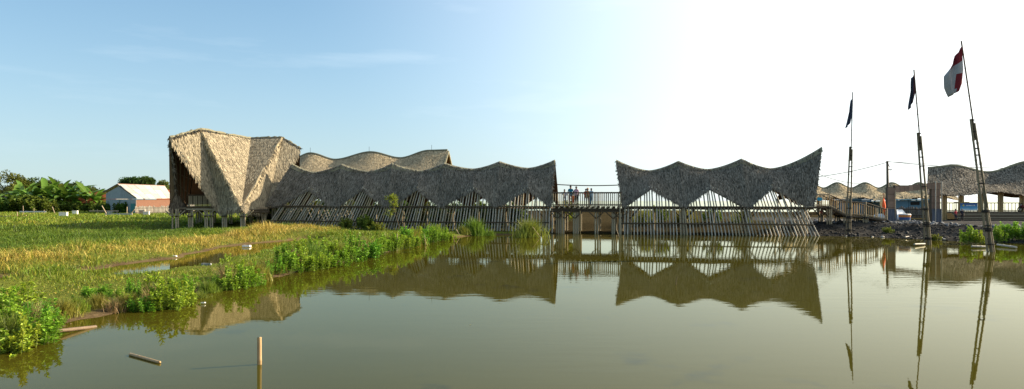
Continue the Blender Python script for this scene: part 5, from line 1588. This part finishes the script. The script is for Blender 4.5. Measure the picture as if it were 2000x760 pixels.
low_shed('small dark shed left of the gate pillar', 1706, 1733, 391, 110, mat('dark_green_wall', (.06, .09, .08), (.04, .06, .05), .8), M_blue)
picket_fence('plank_fence', 'weathered grey-brown plank fence behind the gate opening', px(1742, 428, 92), px(1834, 428, 92), 1.55, .24, mat('weathered_plank', (.24, .21, .175), (.15, .13, .11), .9), True, .22)
# banner on the right hall
bx0, bx1 = px(1875.5, 411, Yh - 3.4), px(1909, 397, Yh - 3.4)
T = thing('blue_banner', 'blue and white printed banner hung at the edge of the right hall', 'banner', (bx0.x, Yh - 3.4, bx0.z))
M_ban = None
def ban_mat():
    m, n, b = new_mat('printed_banner')
    t = n.nodes.new('ShaderNodeTexCoord'); sp = n.nodes.new('ShaderNodeSeparateXYZ'); n.links.new(t.outputs['Generated'], sp.inputs[0])
    no = n.nodes.new('ShaderNodeTexNoise'); no.inputs['Scale'].default_value = 3; n.links.new(t.outputs['Generated'], no.inputs['Vector'])
    ad = n.nodes.new('ShaderNodeMath'); ad.operation = 'MULTIPLY_ADD'; ad.inputs[1].default_value = .25; n.links.new(no.outputs['Fac'], ad.inputs[0]); n.links.new(sp.outputs['Z'], ad.inputs[2])
    r = n.nodes.new('ShaderNodeValToRGB'); e = r.color_ramp.elements
    e[0].position = .18; e[0].color = (.62, .68, .66, 1); e[1].position = .95; e[1].color = (.02, .09, .25, 1)
    e2 = r.color_ramp.elements.new(.42); e2.color = (.08, .32, .52, 1)
    n.links.new(ad.outputs[0], r.inputs['Fac']); n.links.new(r.outputs['Color'], b.inputs['Base Color']); b.inputs['Roughness'].default_value = .5
    return m
b = MB(); b.box((bx0.x, Yh - 3.42, bx0.z), (bx1.x, Yh - 3.38, bx1.z)); b.build('sheet', ban_mat(), T)
b = MB(); cx = bx0.x + (bx1.x - bx0.x) * .18; cz = bx0.z + (bx1.z - bx0.z) * .68
b.tube([(cx, Yh - 3.425, cz), (cx, Yh - 3.435, cz)], .11, 12); b.build('emblem', mat('emblem_yellow', (.6, .5, .1), (.5, .4, .08), .5), T)
for k in range(9):
    x0 = bx0.x + (bx1.x - bx0.x) * (.33 + .06 * k)
    b = MB(); b.box((x0, Yh - 3.43, cz - .05), (x0 + .075, Yh - 3.422, cz + .05)); b.build('print_mark', M_white, T)
# motorcycle parked on the right platform, cut by the frame edge
mc = px(2003, 413, Yh - 2.9); mc.z = 1.62
T = thing('motorcycle', 'dark motorcycle parked on the hall platform at the right edge', 'motorcycle', mc)
for dx in (-.62, .62):
    b = MB()
    for k in range(16):
        a0, a1_ = k / 16 * 6.2832, (k + 1) / 16 * 6.2832
        b.tube([(mc.x + dx + math.cos(a0) * .27, mc.y, mc.z + .3 + math.sin(a0) * .27), (mc.x + dx + math.cos(a1_) * .27, mc.y, mc.z + .3 + math.sin(a1_) * .27)], .05, 5, cap=False)
    w = b.build('wheel', M_lash, T)
    b = MB(); b.tube([(mc.x + dx, mc.y - .07, mc.z + .3), (mc.x + dx, mc.y + .07, mc.z + .3)], .07, 8)
    for k in range(5): b.tube([(mc.x + dx, mc.y, mc.z + .3), (mc.x + dx + math.cos(k * 1.257) * .26, mc.y, mc.z + .3 + math.sin(k * 1.257) * .26)], .015, 4)
    b.build('rim', M_graywall, w)
b = MB(); b.tube([(mc.x - .55, mc.y, mc.z + .75), (mc.x - .3, mc.y, mc.z + .62), (mc.x + .1, mc.y, mc.z + .5), (mc.x + .5, mc.y, mc.z + .68), (mc.x + .8, mc.y, mc.z + .72)], [.1, .13, .16, .14, .05], 8); b.build('body', mat('bike_red', (.2, .02, .02), (.1, .01, .01), .3, spec=.5), T, True)
b = MB(); b.tube([(mc.x - .05, mc.y, mc.z + .72), (mc.x + .35, mc.y, mc.z + .78), (mc.x + .7, mc.y, mc.z + .82)], [.08, .12, .06], 8); b.build('seat', M_lash, T, True)
b = MB(); b.tube([(mc.x - .62, mc.y, mc.z + .3), (mc.x - .45, mc.y, mc.z + .95)], .035, 6); b.tube([(mc.x - .42, mc.y - .32, mc.z + 1.0), (mc.x - .47, mc.y, mc.z + .96), (mc.x - .42, mc.y + .32, mc.z + 1.0)], .02, 6); b.build('handlebar', M_lash, T)
b = MB(); b.tube([(mc.x - .6, mc.y, mc.z + .82), (mc.x - .5, mc.y, mc.z + .82)], [.07, .1], 8); b.build('headlight', M_flagw, T)

# ------------------------------------------------------------------ rubble, driftwood and litter
def stones(name, label, n, xr_, yr_, size, m, cond, flat=.7):
    x = rng.uniform(*xr_, n); y = rng.uniform(*yr_, n)
    z = terrain(x, y); ok = cond(x, y, z); x, y, z = x[ok], y[ok], z[ok]; n = len(x)
    ico = np.array([(0, 0, 1), (.89, 0, .45), (.28, .85, .45), (-.72, .53, .45), (-.72, -.53, .45), (.28, -.85, .45), (.72, .53, -.45), (-.28, .85, -.45), (-.89, 0, -.45), (-.28, -.85, -.45), (.72, -.53, -.45), (0, 0, -1)])
    fc = np.array([(0, 1, 2), (0, 2, 3), (0, 3, 4), (0, 4, 5), (0, 5, 1), (1, 6, 2), (2, 7, 3), (3, 8, 4), (4, 9, 5), (5, 10, 1), (2, 6, 7), (3, 7, 8), (4, 8, 9), (5, 9, 10), (1, 10, 6), (11, 7, 6), (11, 8, 7), (11, 9, 8), (11, 10, 9), (11, 6, 10)])
    s = size * rng.lognormal(0, .5, (n, 1, 1))
    sh = rng.uniform(.5, 1.3, (n, 1, 3)) * np.array([1, 1, flat])
    V = ico[None] * sh * s * rng.uniform(.75, 1.2, (n, 12, 1))
    a = rng.uniform(0, 6.28, n); ca, sa = np.cos(a)[:, None], np.sin(a)[:, None]
    V = np.stack([V[..., 0] * ca - V[..., 1] * sa, V[..., 0] * sa + V[..., 1] * ca, V[..., 2]], -1) + np.stack([x, y, z + .02], -1)[:, None, :]
    Fc = (fc[None] + np.arange(n)[:, None, None] * 12).reshape(-1, 3)
    return tag(np_mesh(name, V.reshape(-1, 3), Fc, m), label, 'rubble', kind='stuff')
stones('black_rubble', 'black lumpy rubble and fill covering the right bank slope', 9000, (23, 52), (44, 68), .06, mat('rubble_black', (.045, .041, .037), (.022, .02, .019), .9, 5, island=.6), lambda x, y, z: (pond_sd(x, y) > -.3) & (pond_sd(x, y) < 7) & (z > -.1))
stones('gray_rubble', 'grey broken rubble heaped along the top of the right bank', 6500, (26, 56), (50, 74), .085, mat('rubble_gray', (.2, .2, .2), (.12, .12, .125), .85, 4, island=.5), lambda x, y, z: (pond_sd(x, y) > 5.2 + 1.2 * vnoise(x, y, 2)) & (pond_sd(x, y) < 9.5) & ~((np.abs(x - 37) < 3) & (y > 69)))
stones('pale_litter', 'pale scattered litter and shells along the right waterline', 420, (23, 50), (42, 62), .055, mat('litter_pale', (.55, .5, .42), (.35, .3, .25), .8, 5, island=.5), lambda x, y, z: (np.abs(pond_sd(x, y) - .25) < .55), .5)
stones('bank_litter', 'small brown clods and litter along the left waterline', 900, (-13, 4), (13, 63), .028, mat('litter_brown', (.28, .19, .11), (.13, .085, .05), .9, 5, island=.5), lambda x, y, z: (np.abs(pond_sd(x, y) - .15) < .3), .5)
def drift(label, a_, c_, r, m=M_bamboo_gray):
    o = bamboo('driftwood', a_, c_, r, m, None, 3); tag(o, label, 'driftwood', 'driftwood on the right bank')
for (u0, v0), (u1, v1), r, lab in (((1768, 463), (1806, 459.5), .06, 'grey pole lying left of the middle flagpole foot'), ((1828, 460), (1846, 468), .06, 'slanting driftwood right of the middle flagpole'), ((1786, 477), (1806, 476.5), .06, 'half-sunk log left of the middle flagpole foot'), ((1716, 449), (1728, 457), .05, 'slanting stick on the black bank below the ramp foot'), ((1948, 478), (1985, 483), .07, 'log lying in the shallows under the right shrubs'), ((1898, 481), (1924, 482), .07, 'waterlogged log left of the right flagpole foot')):
    drift(lab, gp(u0, v0, .12), gp(u1, v1, .08), r)

# floating leaves and flecks of scum
n = 520
x = rng.uniform(-11, 30, n); y = 11 + 47 * rng.random(n) ** 1.2
d_ = pond_sd(x, y); ok = (d_ < -.1) & (rng.random(n) < np.exp(d_ / 2.5) + .1 * vnoise(x, y, 5)); x, y = x[ok], y[ok]; n = len(x)
ang = np.linspace(0, 2 * np.pi, 6, endpoint=False)
rr = .018 * rng.lognormal(0, .45, (n, 1)); th = rng.uniform(0, 6.28, (n, 1))
V = np.stack([x[:, None] + rr * 1.6 * np.cos(ang + th), y[:, None] + rr * np.sin(ang + th), np.full((n, 6), .006) + .006 * rng.random((n, 6))], -1).reshape(-1, 3)
fl_o = np_mesh('floating_leaves', V, np.arange(n * 6).reshape(n, 6), mat('floating_leaf', (.16, .13, .05), (.08, .09, .03), .8, 4, island=.6))
tag(fl_o, 'small leaves and flecks floating on the pond near its banks', 'leaves', kind='stuff')

# sticks, stake and floating bamboo in the pond
def near_bamboo(name, label, p0, p1, r, m, cat, parent=None):
    p0, p1 = Vector(p0), Vector(p1)
    b = MB(); L_ = (p1 - p0).length; n = max(2, int(L_ / .32))
    pts, rad = [p0], [r]
    for k in range(1, n):
        q = k / n + random.uniform(-.03, .03)
        pts += [p0.lerp(p1, q - .012 / L_), p0.lerp(p1, q), p0.lerp(p1, q + .012 / L_)]; rad += [r, r * 1.09, r * .99]
    pts.append(p1); rad.append(r * .97)
    b.tube(pts, rad, 16, cap=False)
    # open cut ends with a wall thickness
    for e, s_ in ((0, 1), (-1, -1)):
        d = (p1 - p0).normalized() * s_
        b.tube([pts[e], pts[e] + d * .002, pts[e] + d * .05], [r * .97, r * .78, r * .76], 16, cap=True)
    return tag(b.build(name, m, parent, True), label, cat)
M_stake = mat('stake_bamboo', (.5, .34, .16), (.3, .18, .08), .5, 4, (3, 3, .7), spec=.35, bump=.15)
pb = gp(507, 712); near_bamboo('stake', 'short upright bamboo stake standing in the near pond', (pb.x, pb.y, -.3), (pb.x - .005, pb.y, px(507, 659, pb.y).z), .04, M_stake, 'stake')
a_, c_ = gp(254, 692, .02), gp(312, 708, .02)
near_bamboo('floating_bamboo', 'short piece of bamboo floating in the near pond', a_, c_, .026, M_stake, 'bamboo')
a_, c_ = gp(108, 645, .12), gp(187, 638.5, .0); a_.z = .1; c_.z = .0
o = near_bamboo('bamboo_log', 'split bamboo log lying half in the water by the near bank', a_, c_, .04, mat('log_tan', (.2, .14, .085), (.12, .08, .05), .6, 4, (1, 1, 1)), 'log')
for lab, (u0, v0), (u1, v1), r in (('thin upright bamboo stick at the dike edge', (775, 492), (776, 457), .022), ('pale stick leaning in the water before the tall reeds', (1062, 465), (1040, 443), .03), ('short stick leaning at the foot of the left hall', (904, 463), (891, 448), .03), ('thin stick leaning beside the footbridge right stilts', (1212, 464), (1204, 448), .03)):
    q0 = gp(u0, v0, -.05); q1 = px(u1, v1, q0.y)
    tag(bamboo('stick', q0 - Vector((0, 0, .3)), q1, r, M_pale, None, 3), lab, 'stick', 'sticks in the water')
for lab, u_, v_ in (('small dark twig poking out of the middle of the pond', 1320, 556),):
    q = gp(u_, v_); b = MB(); b.tube([q - Vector((0, 0, .1)), q + Vector((.01, 0, .12)), q + Vector((.05, 0, .3))], [.018, .014, .008], 5); tag(b.build('twig', M_trunk), lab, 'twig', 'twigs in the pond')
M_foam = mat('foam_white', (.8, .78, .74), (.65, .62, .58), .7)
for lab, nm, u_, v_, w_, h_, m in (('red and white bottle lying on the channel edge', 'bottle', 283, 505, .16, .1, M_redpaint), ('white scrap lying on the channel edge right of the bottle', 'litter_scrap', 340, 502, .14, .08, M_foam), ('long white foam block on the mud of the channel', 'foam_block', 482, 482, .25, .1, M_foam), ('flat tan piece of debris in the channel shallows', 'debris', 165, 557, .3, .05, M_pale), ('grey stone in the channel near the dike gap', 'stone', 404, 523, .22, .2, M_graywall), ('white foam scrap at the far dike waterline', 'foam_scrap', 786, 484, .16, .07, M_foam), ('small white scrap floating near the dike gap', 'litter_scrap', 397, 592, .07, .03, M_foam)):
    q = gp(u_, v_, .03); b = MB()
    if nm == 'bottle':
        b.tube([q + Vector((-w_, 0, .06)), q + Vector((0, 0, .06)), q + Vector((.06, .02, .06)), q + Vector((.14, .03, .06))], [.06, .06, .025, .02], 9)
    else:
        b.add([q + Vector((x_ * w_ * random.uniform(.8, 1.1), y_ * w_ * .5 * random.uniform(.8, 1.1), z_ * h_ + random.uniform(-.01, .01))) for x_, y_, z_ in ((-1, -1, 0), (1, -1, 0), (1, 1, 0), (-1, 1, 0), (-.9, -.9, 1), (.85, -.9, 1), (.9, .9, .9), (-.9, .9, 1))], [(0, 3, 2, 1), (4, 5, 6, 7), (0, 1, 5, 4), (1, 2, 6, 5), (2, 3, 7, 6), (3, 0, 4, 7)])
    tag(b.build(nm, m), lab, nm.replace('_', ' '), 'litter around the pond')

# ------------------------------------------------------------------ people
M_skin = mat('skin', (.3, .17, .11), (.26, .145, .095), .6, 3)
M_hair = mat('black_hair', (.012, .01, .009), (.02, .016, .014), .6, 30)
def cloth(c): return mat('cloth_%.2f_%.2f_%.2f' % c, c, tuple(x * .75 for x in c), .9, 8)
def person(label, p, h, face, shirt, legs, pose='stand', hat=None, skirt=False):
    """one skinned body per person; face: heading in radians; colours by limb"""
    p = Vector(p); k = h / 1.7
    T = thing('person', label, 'person', p, 'people')
    lean = .18 if pose == 'lean' else 0
    j = {'pelvis': (0, 0, .93), 'spine': (0, lean * .4, 1.12), 'chest': (0, lean, 1.34), 'neck': (0, lean * 1.2, 1.47), 'head': (0, lean * 1.35 + .01, 1.56), 'crown': (0, lean * 1.4 + .01, 1.66),
         'shL': (-.17, lean, 1.39), 'elL': (-.24, lean - .02, 1.12), 'wrL': (-.22, lean + .12, .9), 'shR': (.17, lean, 1.39), 'elR': (.25, lean + .02, 1.12), 'wrR': (.2, lean + .18, .96),
         'hiL': (-.09, 0, .88), 'knL': (-.1, .03, .5), 'anL': (-.1, -.02, .09), 'toL': (-.11, .14, .03), 'hiR': (.09, 0, .88), 'knR': (.1, .0, .5), 'anR': (.11, -.04, .09), 'toR': (.13, .12, .03)}
    if pose in ('rail', 'lean'):
        j['elL'] = (-.24, .16 + lean, 1.16); j['wrL'] = (-.17, .38 + lean, 1.1); j['elR'] = (.24, .16 + lean, 1.16); j['wrR'] = (.17, .38 + lean, 1.1)
    rad = {'pelvis': .135, 'spine': .125, 'chest': .145, 'neck': .05, 'head': .088, 'crown': .07, 'sh': .062, 'el': .045, 'wr': .032, 'hi': .09, 'kn': .06, 'an': .04, 'to': .035}
    if skirt: rad.update({'hi': .12, 'kn': .11, 'an': .06})
    names = list(j); ix = {n_: i for i, n_ in enumerate(names)}
    E = [('pelvis', 'spine'), ('spine', 'chest'), ('chest', 'neck'), ('neck', 'head'), ('head', 'crown')] + [(a_, b_) for s_ in 'LR' for a_, b_ in (('chest', 'sh' + s_), ('sh' + s_, 'el' + s_), ('el' + s_, 'wr' + s_), ('pelvis', 'hi' + s_), ('hi' + s_, 'kn' + s_), ('kn' + s_, 'an' + s_), ('an' + s_, 'to' + s_))]
    me = bpy.data.meshes.new('body'); me.from_pydata([Vector(j[n_]) * k for n_ in names], [(ix[a_], ix[b_]) for a_, b_ in E], [])
    ob = bpy.data.objects.new('body_skin', me); COL.objects.link(ob)
    ob.modifiers.new('skin', 'SKIN')
    for i, n_ in enumerate(names):
        r = rad.get(n_, rad.get(n_[:2], .06)) * k
        me.skin_vertices[0].data[i].radius = (r, r)
    me.skin_vertices[0].data[0].use_root = True
    sb = ob.modifiers.new('sub', 'SUBSURF'); sb.levels = 2; sb.render_levels = 2
    dg = bpy.context.evaluated_depsgraph_get()
    bm_ = bpy.data.meshes.new_from_object(ob.evaluated_get(dg), depsgraph=dg)
    bpy.data.objects.remove(ob)
    vs = [Vector(v.co) for v in bm_.vertices]; fs = [tuple(f.vertices) for f in bm_.polygons]
    bpy.data.meshes.remove(bm_)
    seg = [(Vector(j[a_]) * k, Vector(j[b_]) * k, a_, b_) for a_, b_ in E]
    mi = []
    for f in fs:
        c_ = sum((vs[i] for i in f), Vector()) / len(f); best = None
        for a_, b_, na_, nb_ in seg:
            t_ = max(0, min(1, (c_ - a_).dot(b_ - a_) / (b_ - a_).length_squared)); d_ = (c_ - a_.lerp(b_, t_)).length - rad.get(nb_, rad.get(nb_[:2], .05)) * k * .6
            if best is None or d_ < best[0]: best = (d_, na_, nb_, t_)
        nb_ = best[2]
        if nb_ in ('head', 'crown') or (nb_ == 'neck' and best[3] > .5) or nb_[:2] == 'wr' or nb_[:2] == 'to': mi.append(0)
        elif nb_[:2] in ('hi', 'kn', 'an'): mi.append(2)
        else: mi.append(1)
    b = MB(); b.v = [tuple(v) for v in vs]; b.f = fs; b.m = mi
    # hands: palm and five tapered fingers
    for s_, sg in (('L', -1), ('R', 1)):
        w = Vector(j['wr' + s_]) * k; e = Vector(j['el' + s_]) * k; d = (w - e).normalized()
        sd = d.cross(Vector((0, 0, 1))).normalized()
        b.tube([w, w + d * .05 * k, w + d * .09 * k], [.028 * k, .04 * k, .034 * k], 6, 0)
        for q, (o_, l_) in enumerate(((-.027, .06), (-.009, .075), (.009, .07), (.026, .055))):
            s0 = w + d * .085 * k + sd * o_ * k
            b.tube([s0, s0 + d * l_ * .6 * k, s0 + d * l_ * k + Vector((0, 0, -.02 * k))], [.0095 * k, .009 * k, .006 * k], 5, 0)
        s0 = w + d * .03 * k + sd * sg * -.03 * k
        b.tube([s0, s0 + d * .03 * k - sd * sg * .03 * k, s0 + d * .06 * k - sd * sg * .035 * k], [.012 * k, .01 * k, .007 * k], 5, 0)
    # nose, ears
    hd = (Vector(j['head']) * .45 + Vector(j['crown']) * .55) * k
    b.tube([hd + Vector((0, .085, .01)) * k, hd + Vector((0, .11, -.02)) * k], [.008 * k, .016 * k], 5, 0)
    for sg in (-1, 1): b.tube([hd + Vector((sg * .08, 0, .02)) * k, hd + Vector((sg * .095, -.01, -.02)) * k], [.018 * k, .012 * k], 5, 0)
    R_ = Matrix.Rotation(face, 3, 'Z')
    b.v = [tuple(R_ @ Vector(v) + p) for v in b.v]
    body = b.build('body', [M_skin, cloth(shirt), cloth(legs)], T, True)
    hb = MB(); N1, N2 = 8, 12
    for i in range(N1):
        th = i / (N1 - 1) * 1.75
        for q in range(N2):
            ph = q / N2 * 6.2832
            cut = 1.0 if math.sin(ph) < .2 else .62
            t_ = th * cut
            hb.v.append(tuple(R_ @ (hd + Vector((math.cos(ph) * math.sin(t_) * .096, math.sin(ph) * math.sin(t_) * .108 - .008, math.cos(t_) * .112 + .012)) * k) + p))
    for i in range(N1 - 1):
        for q in range(N2): hb.f.append((i * N2 + q, i * N2 + (q + 1) % N2, (i + 1) * N2 + (q + 1) % N2, (i + 1) * N2 + q)); hb.m.append(0)
    hb.build('hair', M_hair, T, True)
    for sg in (-1, 1):
        eb = MB(); c0 = hd + Vector((sg * .033, .088, .012)) * k
        eb.tube([R_ @ c0 + p, R_ @ (c0 + Vector((0, .006, 0)) * k) + p], [.013 * k, .008 * k], 6); eb.build('eye', M_hair, T)
    mb_ = MB(); mb_.tube([R_ @ (hd + Vector((-.025, .088, -.05)) * k) + p, R_ @ (hd + Vector((0, .095, -.052)) * k) + p, R_ @ (hd + Vector((.025, .088, -.05)) * k) + p], .006 * k, 5); mb_.build('mouth', M_redpaint, T)
    if hat:
        h_ = MB(); c0 = R_ @ (hd + Vector((0, -.01, .05)) * k) + p
        h_.tube([c0, c0 + Vector((0, 0, .04)) * k, c0 + Vector((0, 0, .12)) * k], [.15 * k, .11 * k, .07 * k], 12); h_.build('hat', hat, T, True)
    return T
DZ = 2.475
def on_bridge(u, t): q = loc(su(u, t), t, DZ); return q
person('person in a pale top with black hair, leftmost on the footbridge', on_bridge(1102.5, .9), 1.42, R(190), (.62, .6, .66), (.25, .32, .45), 'rail')
person('tall person in a teal-blue jacket on the footbridge', on_bridge(1114.5, 1.0), 1.74, R(5), (.015, .16, .24), (.16, .09, .1), 'stand')
person('person in a pink shirt and dark trousers on the footbridge', on_bridge(1125.5, 1.1), 1.68, R(-25), (.72, .42, .5), (.03, .04, .045), 'stand')
person('small child in orange beside the teal-jacket person on the footbridge', on_bridge(1119.5, .7), 1.02, R(170), (.75, .16, .04), (.6, .12, .04), 'stand', skirt=True)
person('person in a red shirt bending by the footbridge railing', on_bridge(1143.5, .8), 1.45, R(185), (.6, .05, .03), (.42, .25, .18), 'lean')
person('person in yellow with a tan hat behind the red-shirted one', on_bridge(1147.8, 1.4), 1.5, R(150), (.6, .36, .05), (.4, .2, .12), 'stand', mat('tan_straw_hat', (.5, .3, .16), (.4, .23, .12), .9))
person('person in pale blue with black hair, rightmost on the footbridge', on_bridge(1154.8, 1.0), 1.5, R(30), (.28, .42, .52), (.06, .2, .3), 'rail')
def on_ground(u, v, Y_): q = px(u, v, Y_); q.z = float(terrain(np.array([q.x]), np.array([q.y]))[0]); return q
person('child in a red shirt standing before the steps of the right hall', on_ground(1866.5, 434, 77.5), 1.3, R(200), (.55, .05, .07), (.03, .035, .06), 'stand')
person('person in dark clothes beside the red-shirted child at the steps', on_ground(1879, 434, 77.6), 1.32, R(170), (.03, .035, .05), (.025, .025, .035), 'stand')
person('person in a red top standing on the bank under the ramp landing', on_ground(1604.5, 432, 70), 1.15, R(120), (.65, .04, .08), (.3, .3, .32), 'stand')
